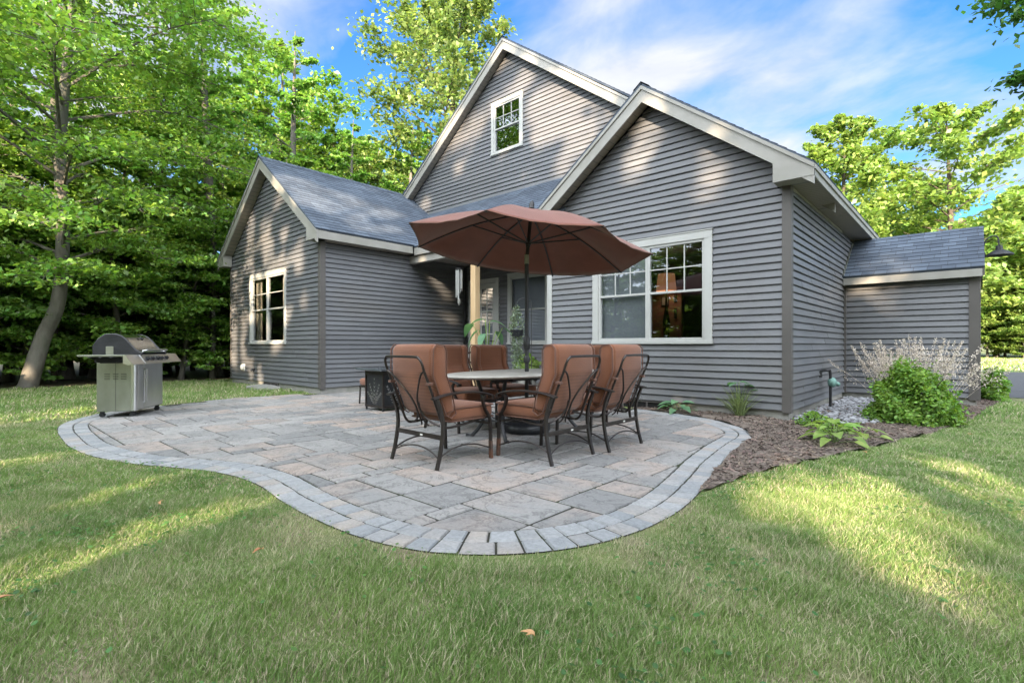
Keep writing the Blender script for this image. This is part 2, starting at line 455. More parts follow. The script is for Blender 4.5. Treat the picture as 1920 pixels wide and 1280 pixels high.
def paver_mat(name, ca, cb, cc, vein=0.6):
    m = bpy.data.materials.new(name); m.use_nodes = True
    nt = m.node_tree; N = nt.nodes; L = nt.links; b = N['Principled BSDF']
    b.inputs['Roughness'].default_value = 0.72; setin(b, 'Specular IOR Level', .4)
    t = N.new('ShaderNodeTexCoord'); g = N.new('ShaderNodeNewGeometry')
    # every stone reads its own piece of the pattern
    add = N.new('ShaderNodeVectorMath'); add.operation = 'ADD'
    sc_ = N.new('ShaderNodeVectorMath'); sc_.operation = 'SCALE'; sc_.inputs[0].default_value = (37, 19, 11)
    L.new(g.outputs['Random Per Island'], sc_.inputs['Scale']); L.new(sc_.outputs[0], add.inputs[1]); L.new(t.outputs['Object'], add.inputs[0])
    def nz(s, d, r, dist):
        n = N.new('ShaderNodeTexNoise'); n.inputs['Scale'].default_value = s; n.inputs['Detail'].default_value = d
        n.inputs['Roughness'].default_value = r; n.inputs['Distortion'].default_value = dist
        L.new(add.outputs[0], n.inputs['Vector']); return n.outputs['Fac']
    def ramp_(src, p0, p1, a, c):
        r_ = N.new('ShaderNodeValToRGB'); r_.color_ramp.elements[0].position = p0; r_.color_ramp.elements[1].position = p1
        r_.color_ramp.elements[0].color = c4(a); r_.color_ramp.elements[1].color = c4(c); L.new(src, r_.inputs[0]); return r_.outputs['Color']
    base = ramp_(g.outputs['Random Per Island'], 0.0, 1.0, ca, cb)
    rr = N.new('ShaderNodeMath'); rr.operation = 'FRACT'; ml = N.new('ShaderNodeMath'); ml.operation = 'MULTIPLY'; ml.inputs[1].default_value = 7.77
    L.new(g.outputs['Random Per Island'], ml.inputs[0]); L.new(ml.outputs[0], rr.inputs[0])
    warm = N.new('ShaderNodeMath'); warm.operation = 'MULTIPLY'; L.new(rr.outputs[0], warm.inputs[0]); L.new(nz(3.0, 4, .5, .3), warm.inputs[1])
    wr = ramp_(warm.outputs[0], 0.25, 0.60, (0,0,0), (1,1,1))
    m1 = N.new('ShaderNodeMix'); m1.data_type = 'RGBA'; L.new(wr, m1.inputs['Factor']); L.new(base, m1.inputs['A']); m1.inputs['B'].default_value = c4(cc)
    # dark slate-like veins and clefts
    nv = nz(2.6, 7, .66, 1.6)
    ab = N.new('ShaderNodeMath'); ab.operation = 'SUBTRACT'; L.new(nv, ab.inputs[0]); ab.inputs[1].default_value = .5
    ab2 = N.new('ShaderNodeMath'); ab2.operation = 'ABSOLUTE'; L.new(ab.outputs[0], ab2.inputs[0])
    vr = ramp_(ab2.outputs[0], 0.0, 0.03, (1-vein, 1-vein, 1-vein), (1, 1, 1))
    fine = ramp_(nz(45, 5, .7, 0), .3, .75, (.78,.78,.78), (1.15,1.15,1.15))
    m2 = N.new('ShaderNodeMix'); m2.data_type = 'RGBA'; m2.blend_type = 'MULTIPLY'; m2.inputs['Factor'].default_value = 1
    L.new(m1.outputs['Result'], m2.inputs['A']); L.new(vr, m2.inputs['B'])
    m3 = N.new('ShaderNodeMix'); m3.data_type = 'RGBA'; m3.blend_type = 'MULTIPLY'; m3.inputs['Factor'].default_value = 1
    L.new(m2.outputs['Result'], m3.inputs['A']); L.new(fine, m3.inputs['B'])
    L.new(m3.outputs['Result'], b.inputs['Base Color'])
    bp = N.new('ShaderNodeBump'); bp.inputs['Strength'].default_value = .6; bp.inputs['Distance'].default_value = .008
    hh = N.new('ShaderNodeMath'); hh.operation = 'ADD'; L.new(nv, hh.inputs[0]); L.new(nz(30, 5, .6, 0), hh.inputs[1])
    L.new(hh.outputs[0], bp.inputs['Height']); L.new(bp.outputs[0], b.inputs['Normal'])
    return m
M['paver'] = paver_mat('flagstone', (0.175,0.175,0.172), (0.27,0.262,0.25), (0.325,0.265,0.225), .4)
M['border'] = paver_mat('border_stone', (0.205,0.217,0.225), (0.285,0.29,0.29), (0.30,0.27,0.24), .15) #(0.205,0.220,0.236), (0.251,0.258,0.266), (0.251,0.228,0.205), .15)
M['joint'] = pm('joint_sand', (0.016,0.015,0.012), (0.028,0.028,0.018), 8, .95, bump=.5, c3=(0.023,0.032,0.009))

def glass_mat(name, tint, refl=0.28):
    m = bpy.data.materials.new(name); m.use_nodes = True
    nt = m.node_tree; N = nt.nodes; L = nt.links
    N.remove(N['Principled BSDF'])
    fr = N.new('ShaderNodeFresnel'); fr.inputs['IOR'].default_value = 1.5
    mr = N.new('ShaderNodeMath'); mr.operation = 'MULTIPLY_ADD'; mr.inputs[1].default_value = 1.3; mr.inputs[2].default_value = refl; mr.use_clamp = True
    L.new(fr.outputs[0], mr.inputs[0])
    tr = N.new('ShaderNodeBsdfTransparent'); tr.inputs[0].default_value = c4(tint)
    gl = N.new('ShaderNodeBsdfGlossy'); gl.inputs['Roughness'].default_value = .01; gl.inputs['Color'].default_value = (.8,.85,.9,1)
    nz = N.new('ShaderNodeTexNoise'); nz.inputs['Scale'].default_value = 1.3; t = N.new('ShaderNodeTexCoord'); L.new(t.outputs['Object'], nz.inputs['Vector'])
    bp = N.new('ShaderNodeBump'); bp.inputs['Strength'].default_value = .04; bp.inputs['Distance'].default_value = .02
    L.new(nz.outputs['Fac'], bp.inputs['Height']); L.new(bp.outputs[0], gl.inputs['Normal'])
    ms = N.new('ShaderNodeMixShader'); L.new(mr.outputs[0], ms.inputs[0]); L.new(tr.outputs[0], ms.inputs[1]); L.new(gl.outputs[0], ms.inputs[2])
    L.new(ms.outputs[0], N['Material Output'].inputs['Surface'])
    return m
M['glass'] = glass_mat('window_glass', (.75,.78,.78), .04)
M['glassR'] = glass_mat('upper_glass', (.4,.42,.42), .22)
M['room'] = pm('room_dark', (0.10,0.095,0.10), (0.08,0.078,0.08), 1, .9)
M['orange'] = pm('terracotta_wall', (0.24,0.135,0.095), (0.20,0.11,0.078), 1, .85)
M['curtain'] = pm('curtain', (0.50,0.45,0.38), (0.36,0.31,0.25), 3, .9, stretch=(6,6,.3))
M['screen'] = pm('insect_screen', (0.17,0.18,0.20), (0.14,0.15,0.17), 2, .8)
# ------------------------------------------------------------------ house
LAP = 0.1055
Z0 = 0.133
house = empty('house', (-8.83, 9.6, 0))
tag(house, 'grey clapboard house with three gables, cream trim and dark shingle roofs behind the patio', 'house')

def strips(a, b, holes, zm):
    iv = [(a, b)]
    for ha, hb, h0, h1 in holes:
        if h0 < zm < h1:
            nv = []
            for p, q in iv:
                if hb <= p or ha >= q: nv.append((p, q)); continue
                if ha > p: nv.append((p, ha))
                if hb < q: nv.append((hb, q))
            iv = nv
    return iv
def siding(mb, axis, c, z0, z1, xf, holes=()):
    """lapped boards on the plane axis=c; xf(z) gives the two ends; 'Y' walls face -Y, 'X' walls face +X"""
    def P(u, off, z):
        return (u, c-off, z) if axis == 'Y' else (c+off, u, z)
    z = z0
    rnd = random.Random(int(abs(c)*100))
    while z < z1 - .004:
        zb = min(z+LAP, z1)
        a0, b0 = xf(z); a1, b1 = xf(zb)
        if b1 < a1: b1 = a1 = (a1+b1)/2
        if b0 - a0 > .02:
            for p, q in strips(a0, b0, holes, (z+zb)/2):
                pa = max(p, a1) if p == a0 else p; qa = min(q, b1) if q == b0 else q
                # vinyl boards come in lengths: a butt joint here and there
                cuts = [p]
                if q - p > 2.2:
                    s = p + rnd.uniform(.6, 3.2)
                    while s < q - .4:
                        cuts.append(s); s += rnd.uniform(2.8, 3.7)
                cuts.append(q)
                for i in range(len(cuts)-1):
                    u0, u1 = cuts[i], cuts[i+1]
                    t0, t1 = (pa if i == 0 else u0), (qa if i == len(cuts)-2 else u1)
                    j = .003*(i % 2)
                    t0 = min(max(t0, pa), qa); t1 = min(max(t1, pa), qa)
                    o0 = .027+j
                    mb.face([P(u0, o0, z+.007), P(u1, o0, z+.007), P(t1, .004+j, zb-.011), P(t0, .004+j, zb-.011)])
                    mb.face([P(t0, .004+j, zb-.011), P(t1, .004+j, zb-.011), P(t1, -.02, zb-.009), P(t0, -.02, zb-.009)])
                    mb.face([P(t0, -.02, zb-.009), P(t1, -.02, zb-.009), P(t1, -.02, zb+.001), P(t0, -.02, zb+.001)])
                    mb.face([P(u0, -.02, z), P(u1, -.02, z), P(u1, o0-.003, z-.001), P(u0, o0-.003, z-.001)])
                    mb.face([P(u0, o0-.003, z-.001), P(u1, o0-.003, z-.001), P(u1, o0, z+.007), P(u0, o0, z+.007)])
        z = zb

OV = 0.25
SL = 0.752
def roof_plane(name, e0, e1, r1, r0, parent, thick=.035, course=.14):
    """shingled slope: e0,e1 eave ends, r1,r0 ridge ends"""
    e0, e1, r1, r0 = map(Vector, (e0, e1, r1, r0))
    n = (e1-e0).cross(r0-e0).normalized()
    if n.z < 0: n = -n
    ulen = (e1-e0).length
    slope = ((r0+r1)/2-(e0+e1)/2).length
    k = max(1, int(slope/course))
    mb = MB()
    L0 = (r0-e0).length; 
    for i in range(k+1):
        s0, s1 = i*course/slope, min(1, (i+1)*course/slope)
        if s1 - s0 < 1e-4: continue
        a, b = e0.lerp(r0, s0), e1.lerp(r1, s0)
        c, d = e1.lerp(r1, s1), e0.lerp(r0, s1)
        ud = (e1-e0).normalized()
        uv = [((p-e0).dot(ud)+7, (s*slope)) for p, s in ((a,s0+.0001),(b,s0+.0001),(c,s1-.0001),(d,s1-.0001))]
        up = n*.009
        mb.face([a+up, b+up, c+n*.001, d+n*.001], uv)
        uvf = [(u, s0*slope+.01) for u, _ in uv[:2]] + [(uv[1][0], s0*slope+.02), (uv[0][0], s0*slope+.02)]
        mb.face([a, b, b+up, a+up], uvf)
    t = -n*thick
    for p, q in ((e0,e1),(e1,r1),(r1,r0),(r0,e0)):
        mb.face([p+t, q+t, q, p], [(0,.01),(.1,.01),(.1,.02),(0,.02)])
    mb.face([e0+t, r0+t, r1+t, e1+t], [(0,.01),(.1,.01),(.1,.02),(0,.02)])
    return mb.build(name, M['shingle'], parent, world=True, fixn=False)

def window(x0, x1, z0, z1, units=1, gcols=3, grows=2, cas=.095, axis='Y', c=0.0, inner=None, grille_both=False, glass='glass', hang=True, curtain=0, screen=()):
    """double-hung window: casing, sash rails, muntins and panes; the outer size is that of the casing"""
    def bx(mb, a0, a1, o0, o1, b0, b1, bev=.004):
        if axis == 'Y': mb.bbox(a0, a1, c-o1, c-o0, b0, b1, bev)
        else: mb.bbox(c+o0, c+o1, a0, a1, b0, b1, bev)
    mb = MB()
    bx(mb, x0, x1, -.02, .042, z1-cas, z1)
    bx(mb, x0, x0+cas, -.02, .040, z0+.05, z1-cas)
    bx(mb, x1-cas, x1, -.02, .040, z0+.05, z1-cas)
    bx(mb, x0-.012, x1+.012, -.02, .062, z0, z0+.05)
    bx(mb, x0-.01, x1+.01, -.02, .052, z1, z1+.018)
    w = mb.build('window', M['vinyl'], house, world=True)
    ix0, ix1, iz0, iz1 = x0+cas, x1-cas, z0+.05, z1-cas
    uw = (ix1-ix0)/units
    fr = MB(); mu = MB(); gl = MB()
    f = .042
    for k in range(units):
        a, b = ix0+k*uw, ix0+(k+1)*uw
        for q0, q1 in ((a, a+f), (b-f, b)): bx(fr, q0, q1, -.05, .022, iz0, iz1)
        bx(fr, a+f, b-f, -.05, .020, iz0, iz0+.05); bx(fr, a+f, b-f, -.05, .024, iz1-f, iz1)
        zm = (iz0+iz1)/2
        bx(fr, a+f, b-f, -.04, .018, zm-.018, zm+.018)
        pa, pb = a+f, b-f
        def pane(q0, q1, off):
            if axis == 'Y': gl.face([(pa,c-off,q0),(pb,c-off,q0),(pb,c-off,q1),(pa,c-off,q1)])
            else: gl.face([(c+off,pa,q0),(c+off,pb,q0),(c+off,pb,q1),(c+off,pa,q1)])
        pane(iz0+.05, zm-.018, -.022); pane(zm+.018, iz1-f, -.006)
        segs = [(zm+.018, iz1-f)] + ([(iz0+.05, zm-.018)] if grille_both else [])
        for q0, q1 in segs:
            for i in range(1, gcols):
                xx = pa+(pb-pa)*i/gcols; bx(mu, xx-.009, xx+.009, -.008, .006, q0, q1, .002)
            for i in range(1, grows):
                zq = q0+(q1-q0)*i/grows; bx(mu, pa, pb, -.008, .0075, zq-.009, zq+.009, .002)
    def kid(m, n, mat_):
        o = m.build(n, mat_, w, smooth=False)
        l = house.location
        for v in o.data.vertices: v.co -= l
        return o
    kid(fr, 'sash', M['vinyl']); 
    if mu.v: kid(mu, 'grille', M['vinyl'])
    kid(gl, 'pane', M[glass])
    # the room behind
    if inner is not None:
        d = inner
        rm = MB()
        if axis == 'Y':
            rx0, rx1, ry0, ry1, rz0, rz1 = x0-.6, x1+.6, c+.06, c+d, max(.2, z0-.9), z1+.15
            fs = [[(rx0,ry1,rz0),(rx1,ry1,rz0),(rx1,ry1,rz1),(rx0,ry1,rz1)], [(rx0,ry0,rz0),(rx0,ry1,rz0),(rx0,ry1,rz1),(rx0,ry0,rz1)],
                  [(rx1,ry0,rz0),(rx1,ry1,rz0),(rx1,ry1,rz1),(rx1,ry0,rz1)], [(rx0,ry0,rz0),(rx1,ry0,rz0),(rx1,ry1,rz0),(rx0,ry1,rz0)],
                  [(rx0,ry0,rz1),(rx1,ry0,rz1),(rx1,ry1,rz1),(rx0,ry1,rz1)]]
            for q in fs: rm.face(q)
            kid(rm, 'room', M['room'])
            if curtain:
                for q0, q1 in ((ix0-.02, ix0+curtain), (ix1-curtain, ix1+.02)):
                    cm = MB()
                    n_ = 26
                    pts = [(q0+(q1-q0)*i/n_, c+.12+.025*math.sin(i*1.9)) for i in range(n_+1)]
                    for i in range(n_):
                        (u0,v0),(u1,v1) = pts[i], pts[i+1]
                        cm.face([(u0,v0,iz0-.05),(u1,v1,iz0-.05),(u1,v1,iz1+.05),(u0,v0,iz1+.05)])
                    kid(cm, 'curtain', M['curtain'])
            if len(screen):
                sm = MB()
                for k in screen:
                    a, b = ix0+k*uw+f, ix0+(k+1)*uw-f
                    sm.face([(a,c+.09,iz0),(b,c+.09,iz0),(b,c+.09,iz1),(a,c+.09,iz1)])
                kid(sm, 'blind', M['screen'])
    return w

# walls ------------------------------------------------
XL, XR = -15.77, -1.90           # the main block
XA = -10.46                      # inner corner of the left wing
YL = 5.34                        # left wing front
YR = 7.88                        # right wing front
YM = 9.60                        # main wall
XB = -6.17                       # left corner of the right wing
YG = 11.91                       # entry wing front
def rz(xc, zp, x): return zp - SL*abs(x-xc)
HOLE_L = (-14.33, -12.16, 1.12, 2.90)
mb = MB()
siding(mb, 'Y', YL, Z0, 3.30, lambda z: (XL+.02, XA-.02), [HOLE_L])
zc = 5.47
siding(mb, 'Y', YL, Z0+30*LAP, zc, lambda z: (-13.13-(zc-z)/SL, -13.13+(zc-z)/SL))
mb.build('wall', M['siding'], house, world=True, fixn=False)
mb = MB(); siding(mb, 'X', XA, Z0, 3.30, lambda z: (YL+.02, YM)); mb.build('wall', M['siding'], house, world=True, fixn=False)
HOLE_B = (-5.12, -2.98, 1.12, 2.83)
mb = MB()
siding(mb, 'Y', YR, Z0, 3.30, lambda z: (XB+.08, XR-.02), [HOLE_B])
zc = 5.08
siding(mb, 'Y', YR, Z0+30*LAP, zc, lambda z: (-4.02-(zc-z)/SL, -4.02+(zc-z)/SL))
mb.build('wall', M['siding'], house, world=True, fixn=False)
mb = MB(); siding(mb, 'X', XR, Z0, 3.30, lambda z: (YR+.02, 22)); mb.build('wall', M['siding'], house, world=True, fixn=False)
# the side of the right wing that faces the porch (faces -X)
mb = MB()
z = Z0
while z < 3.28:
    mb.face([(XB-.014, YR, z), (XB-.014, YM, z), (XB-.002, YM, z+LAP), (XB-.002, YR, z+LAP)])
    mb.face([(XB, YR, z), (XB, YM, z), (XB-.014, YM, z), (XB-.014, YR, z)])
    z += LAP
mb.build('wall', M['siding'], house, world=True, fixn=False)
# left side of the left wing and main block (faces -X), and the back
mb = MB()
mb.face([(XL, YL, Z0), (XL, 22, Z0), (XL, 22, 3.35), (XL, YL, 3.35)])
mb.face([(XL, 22, Z0), (XR, 22, Z0), (XR, 22, 3.35), (-8.83, 22, 8.7), (XL, 22, 3.35)])
mb.build('wall', M['siding'], house, world=True)
# main gable
zpk = 8.62
HOLE_M = (-9.43, -8.36, 6.10, 7.43)
mb = MB()
siding(mb, 'Y', YM, Z0, 3.30, lambda z: (XA, XB), [(-10.30, -9.18, .1, 2.82), (-8.84, -6.35, 1.12, 2.86)])
siding(mb, 'Y', YM, Z0+30*LAP, zpk, lambda z: (-8.83-(zpk-z)/SL, -8.83+(zpk-z)/SL), [HOLE_M])
mb.build('wall', M['siding'], house, world=True, fixn=False)
# entry wing front and side
mb = MB()
siding(mb, 'Y', YG, Z0, 2.24, lambda z: (XR+.06, .06)); mb.build('wall', M['siding'], house, world=True, fixn=False)
mb = MB()
siding(mb, 'X', .08, Z0, 3.20, lambda z: (YG+.02 + max(0, (z-2.3)/SL), 13.97 - max(0, (z-2.3)/SL))); mb.build('wall', M['siding'], house, world=True, fixn=False)

# foundation
mb = MB()
mb.box(XL+.02, XA-.012, YL+.012, YL+.3, -.3, Z0+.01); mb.box(XA-.3, XA-.014, YL+.3, YM, -.3, Z0+.012)
mb.box(XB+.01, XR-.012, YR+.014, YR+.3, -.3, Z0+.01); mb.box(XR-.3, XR-.014, YR+.3, 22, -.3, Z0+.012)
mb.box(XR-.014, .06, YG+.016, YG+.3, -.3, Z0+.014); mb.box(-.2, .064, YG+.3, 13.97, -.3, Z0+.016)
mb.box(XB+.016, XB+.3, YR+.3, YM, -.3, Z0+.01); mb.box(XL+.02, XL+.3, YL+.3, 22, -.3, Z0+.01); mb.box(XA-.014, XB+.016, YM+.012, YM+.3, -.3, Z0+.02)
mb.build('foundation', M['concrete'], house, world=True)

# corner posts
def cpost(mat_, *bs):
    mb = MB()
    for q in bs: mb.bbox(*q, .003)
    mb.build('corner_trim', mat_, house, world=True)
for x, y in ((XA, YL), (XR, YR)):
    cpost(M['corner'], (x-.085, x+.034, y-.034, y-.0005, Z0-.03, 3.30), (x+.0005, x+.036, y-.0005, y+.085, Z0-.03, 3.30))
cpost(M['corner'], (XL-.012, XL+.05, YL-.034, YL-.0005, Z0-.03, 3.30))
cpost(M['corner'], (-.04, .114, YG-.034, YG-.0005, Z0-.03, 2.24), (.0805, .116, YG-.0005, YG+.085, Z0-.03, 2.24))
cpost(M['corner'], (XR+.001, XR+.06, YG-.045, YG-.0005, Z0-.01, 2.24))
cpost(M['vinyl'], (XB-.03, XB+.085, YR-.036, YR-.0005, Z0-.03, 3.30))

# roofs ------------------------------------------------
EV = .376
yf = YM - OV
# main
roof_plane('roof', (XR+EV, yf-.02, 3.465), (XR+EV, 22.3, 3.465), (-8.83, 22.3, 8.90), (-8.83, yf-.02, 8.90), house)
roof_plane('roof', (XL-.36, yf-.02, 3.49), (XL-.36, 22.3, 3.49), (-8.83, 22.3, 8.905), (-8.83, yf-.02, 8.905), house)
# left wing
yl = YL - OV
roof_plane('roof', (-10.156, yl-.02, 3.520), (-10.156, YM+.1, 3.520), (-13.138, YM+.1, 5.767), (-13.138, yl-.02, 5.767), house)
roof_plane('roof', (-16.128, yl-.02, 3.512), (-16.128, yf-.03, 3.512), (-13.138, yf-.03, 5.771), (-13.138, yl-.02, 5.771), house)
# right wing
yr = YR - .30
roof_plane('roof', (-1.524, yr-.02, 3.468), (-1.524, yf-.03, 3.468), (-4.016, yf-.03, 5.356), (-4.016, yr-.02, 5.356), house)
roof_plane('roof', (-6.51, yr-.02, 3.465), (-6.51, YM+.1, 3.465), (-4.016, YM+.1, 5.360), (-4.016, yr-.02, 5.360), house)
# porch shed roof
roof_plane('roof', (-10.17, 7.58, 3.49), (-6.0, 7.58, 3.49), (-4.3, YM, 5.005), (-12.15, YM, 5.005), house)
# entry wing
roof_plane('roof', (XR+.004, 11.72, 2.40), (.165, 11.72, 2.40), (.165, 12.94, 3.29), (XR+.004, 12.94, 3.29), house)
roof_plane('roof', (XR+.004, 14.16, 2.40), (.165, 14.16, 2.40), (.165, 12.94, 3.292), (XR+.004, 12.94, 3.292), house)
# ridge caps
for x, y0, y1, zt in ((-8.83, yf-.03, 22.3, 8.91), (-13.138, yl-.03, yf-.02, 5.775), (-4.016, yr-.03, yf, 5.366)):
    y = y0; mb = MB()
    while y < y1:
        y2 = min(y+.16, y1)
        for s in (-1, 1):
            p = [(x, y, zt+.016), (x+s*.14, y, zt+.016-.14*SL), (x+s*.14, y2, zt+.006-.14*SL), (x, y2, zt+.006)]
            mb.face(p if s > 0 else p[::-1], [(y*3, .02), (y*3+.1, .02), (y*3+.1, .1), (y*3, .1)])
        y = y2
    mb.build('ridge_cap', M['shingle'], house, world=True, fixn=False)

# rakes, fascias, soffits ------------------------------
def rake(xc, zp, xa, xb, y, h=.265, t=.03):
    """two sloped boards meeting at the peak, on the plane y; a thinner top strip stands proud"""
    mb = MB()
    for s, xe in ((-1, xa), (1, xb)):
        def pt(x, dz, yy): return (x, yy, zp - SL*abs(x-xc) + dz)
        for (d0, d1, y0, y1) in ((-.04-h, -.04, y, y+t), (-.095, -.038, y-.022, y-.0005)):
            x0, x1 = xc, xe
            vs = [pt(x0,d0,y0), pt(x1,d0,y0), pt(x1,d1,y0), pt(x0,d1,y0), pt(x0,d0,y1), pt(x1,d0,y1), pt(x1,d1,y1), pt(x0,d1,y1)]
            mb.mesh(vs, [(0,1,2,3),(7,6,5,4),(0,4,5,1),(1,5,6,2),(2,6,7,3),(3,7,4,0)])
    return mb.build('rake_board', M['trim'], house, world=True)
rake(-13.138, 5.767, -16.12, -10.16, yl)
rake(-4.016, 5.356, -6.50, -1.53, yr)
rake(-8.83, 8.90, -16.1, -1.6, yf)
def rsoff(xc, zp, xa, xb, y0, y1, d=.225):
    for s, xe in ((-1, xa), (1, xb)):
        mb = MB()
        n = max(1, int(abs(xe-xc)/.11))
        for i in range(n):
            a, b = xc+(xe-xc)*i/n, xc+(xe-xc)*(i+1)/n
            a2 = a+(b-a)*.88
            za, zb, z2 = [zp-SL*abs(q-xc)-d for q in (a, b, a2)]
            mb.face([(a,y0,za),(a2,y0,z2),(a2,y1,z2),(a,y1,za)])
            mb.face([(a2,y0,z2+.006),(b,y0,zb+.006),(b,y1,zb+.006),(a2,y1,z2+.006)])
        mb.build('soffit', M['soffit'], house, world=True, fixn=False)
rsoff(-13.138, 5.767, -15.9, -10.4, yl+.03, YL)
rsoff(-4.016, 5.356, -6.4, -1.8, yr+.03, YR)
rsoff(-8.83, 8.90, -15.8, -2.0, yf+.03, YM)
# level soffits with grooves
def lsoff(x0, x1, y0, y1, z, along='y'):
    n = max(1, int((y1-y0 if along == 'y' else x1-x0)/.1)); mb = MB()
    for i in range(n):
        if along == 'y':
            a, b = y0+(y1-y0)*i/n, y0+(y1-y0)*(i+1)/n; c = a+(b-a)*.9
            mb.face([(x0,a,z),(x1,a,z),(x1,c,z),(x0,c,z)]); mb.face([(x0,c,z+.006),(x1,c,z+.006),(x1,b,z+.006),(x0,b,z+.006)])
        else:
            a, b = x0+(x1-x0)*i/n, x0+(x1-x0)*(i+1)/n; c = a+(b-a)*.9
            mb.face([(a,y0,z),(c,y0,z),(c,y1,z),(a,y1,z)]); mb.face([(c,y0,z+.006),(b,y0,z+.006),(b,y1,z+.006),(c,y1,z+.006)])
    mb.build('soffit', M['soffit'], house, world=True, fixn=False)
lsoff(XR-.01, -1.55, yr+.03, 22, 3.30)
lsoff(XA-.01, -10.185, yl+.03, 7.62, 3.315)
lsoff(-16.08, XL+.01, yl+.03, 22, 3.31)
lsoff(XA+.002, XB-.002, 7.62, YM, 3.27, 'x')
lsoff(XR+.01, .13, 11.76, YG, 2.245, 'x')
for bs in (((-1.556, -1.534, yr-.002, 22.2, 3.285, 3.43), (-1.5335, -1.512, yr-.004, 22.2, 3.375, 3.436)), ((-10.19, -10.168, yl-.002, 7.56, 3.315, 3.482),), ((-16.12, -16.098, yl-.002, 22.2, 3.30, 3.475),),
           ((-10.165, XB-.34, 7.59, 7.612, 3.275, 3.452),), ((XR+.03, .135, 11.735, 11.757, 2.235, 2.368),), ((XR+.002, XR+.022, 7.9, 11.7, 3.26, 3.30),)):
    mb = MB()
    for q in bs: mb.bbox(*q, .003)
    mb.build('fascia', M['trim'], house, world=True)
# boxed eave returns
def ret(x0, x1, y0, y1, zb, ztx0, ztx1):
    mb = MB()
    mb.prism([(x0, zb), (x1, zb), (x1, ztx1), (x0, ztx0)], 'y', y0, y1)
    mb.build('eave_return', M['trim'], house, world=True)
ret(-2.03, -1.530, yr-.006, YR-.03, 3.295, 3.60, 3.43)
ret(-10.63, -10.166, yl-.006, YL-.03, 3.315, 3.60, 3.485)
ret(-16.12, -15.66, yl-.006, YL-.03, 3.30, 3.475, 3.60)
ret(-6.50, -6.02, yr-.006, YR-.03, 3.285, 3.43, 3.60)
# rake of the entry wing's open end
mb = MB()
for s in (-1, 1):
    a, b = 12.94, 12.94+s*1.2
    vs = [(.14, a, 3.25), (.14, b, 3.25-1.2*.73), (.14, b, 3.25-1.2*.73-.13), (.14, a, 3.12), (.165, a, 3.25), (.165, b, 3.25-1.2*.73), (.165, b, 3.25-1.2*.73-.13), (.165, a, 3.12)]
    mb.mesh(vs, [(0,1,2,3),(7,6,5,4),(0,4,5,1),(1,5,6,2),(2,6,7,3),(3,7,4,0)])
mb.build('rake_board', M['corner'], house, world=True)
# flashing
mb = MB()
mb.tube([(XR+.03, 11.72, 2.43), (XR+.03, 12.94, 3.325)], .022, 4)
mb.build('flashing', M['steeldull'], house, world=True)
# porch beam and post
mb = MB()
mb.bbox(XA+.02, XB-.02, 7.66, 7.80, 3.10, 3.268, .006)
pb_ = mb.build('porch_beam', M['trim'], house, world=True)
mb = MB(); mb.bbox(-8.21, -8.06, 7.66, 7.81, 0.0, 3.10, .01)
mb.build('porch_post', M['cedar'], house, world=True)
# downspout in the inner corner
mb = MB()
mb.tube([(-10.40, 9.50, 3.2), (-10.40, 9.50, .3), (-10.36, 9.40, .1)], .04, 4)
mb.build('downspout', M['black'], house, world=True)

# windows
window(-14.353, -12.141, 1.09, 2.91, units=2, gcols=1, grows=2, c=YL, inner=2.4, curtain=.40)
window(-5.142, -2.962, 1.08, 2.846, units=2, gcols=3, grows=2, c=YR, inner=None, cas=.12)
window(-8.859, -6.33, 1.08, 2.885, units=2, gcols=1, grows=1, c=YM, inner=2.0, screen=(0,))
window(-9.45, -8.34, 6.07, 7.45, units=1, gcols=3, grows=2, c=YM, glass='glassR', cas=.09, inner=1.2)
# the warm room behind the big window
rm = MB()
x0, x1, y0, y1, z0_, z1_ = -6.0, -2.1, YR+.06, YR+3.4, .45, 3.1
rm.face([(x0,y1,z0_),(x1,y1,z0_),(x1,y1,z1_),(x0,y1,z1_)])
rm.box(x0+.01, -4.60, 10.45, 10.55, z0_, 2.32, 1)
rm.face([(x0,y0,z0_),(x0,y1,z0_),(x0,y1,z1_),(x0,y0,z1_)]); rm.face([(x1,y0,z0_),(x1,y1,z0_),(x1,y1,z1_),(x1,y0,z1_)])
rm.face([(x0,y0,z0_),(x1,y0,z0_),(x1,y1,z0_),(x0,y1,z0_)]); rm.face([(x0,y0,z1_),(x1,y0,z1_),(x1,y1,z1_),(x0,y1,z1_)])
rm.face([(-5.02, YR+.08, 1.1), (-4.1, YR+.08, 1.1), (-4.1, YR+.08, 2.75), (-5.02, YR+.08, 2.75)], mi=2)
rm.build('room', [M['room'], M['orange'], M['screen']], house, world=True, fixn=False)

# door with small panes
mb = MB()
mb.bbox(-10.32, -10.22, YM-.045, YM+.02, .1, 2.84, .004); mb.bbox(-9.27, -9.165, YM-.045, YM+.02, .1, 2.84, .004)
mb.bbox(-10.22, -9.27, YM-.048, YM+.02, 2.72, 2.84, .004)
dr = mb.build('door', M['vinyl'], house, world=True)
l = house.location
mb = MB()
mb.bbox(-10.22, -10.08, YM-.028, YM+.02, .16, 2.71, .004); mb.bbox(-9.40, -9.27, YM-.028, YM+.02, .16, 2.71, .004)
mb.bbox(-10.08, -9.40, YM-.028, YM+.02, 2.58, 2.71, .004); mb.bbox(-10.08, -9.40, YM-.028, YM+.02, .16, .45, .004)
dl = MB()
for i in (1, 2):
    xx = -10.08+.68*i/3; dl.bbox(xx-.011, xx+.011, YM-.022, YM-.004, .45, 2.58, .003)
for i in range(1, 7):
    zq = .45+2.13*i/7; dl.bbox(-10.08, -9.40, YM-.0235, YM-.006, zq-.011, zq+.011, .003)
dg = MB(); dg.face([(-10.08,YM-.01,.45),(-9.40,YM-.01,.45),(-9.40,YM-.01,2.58),(-10.08,YM-.01,2.58)])
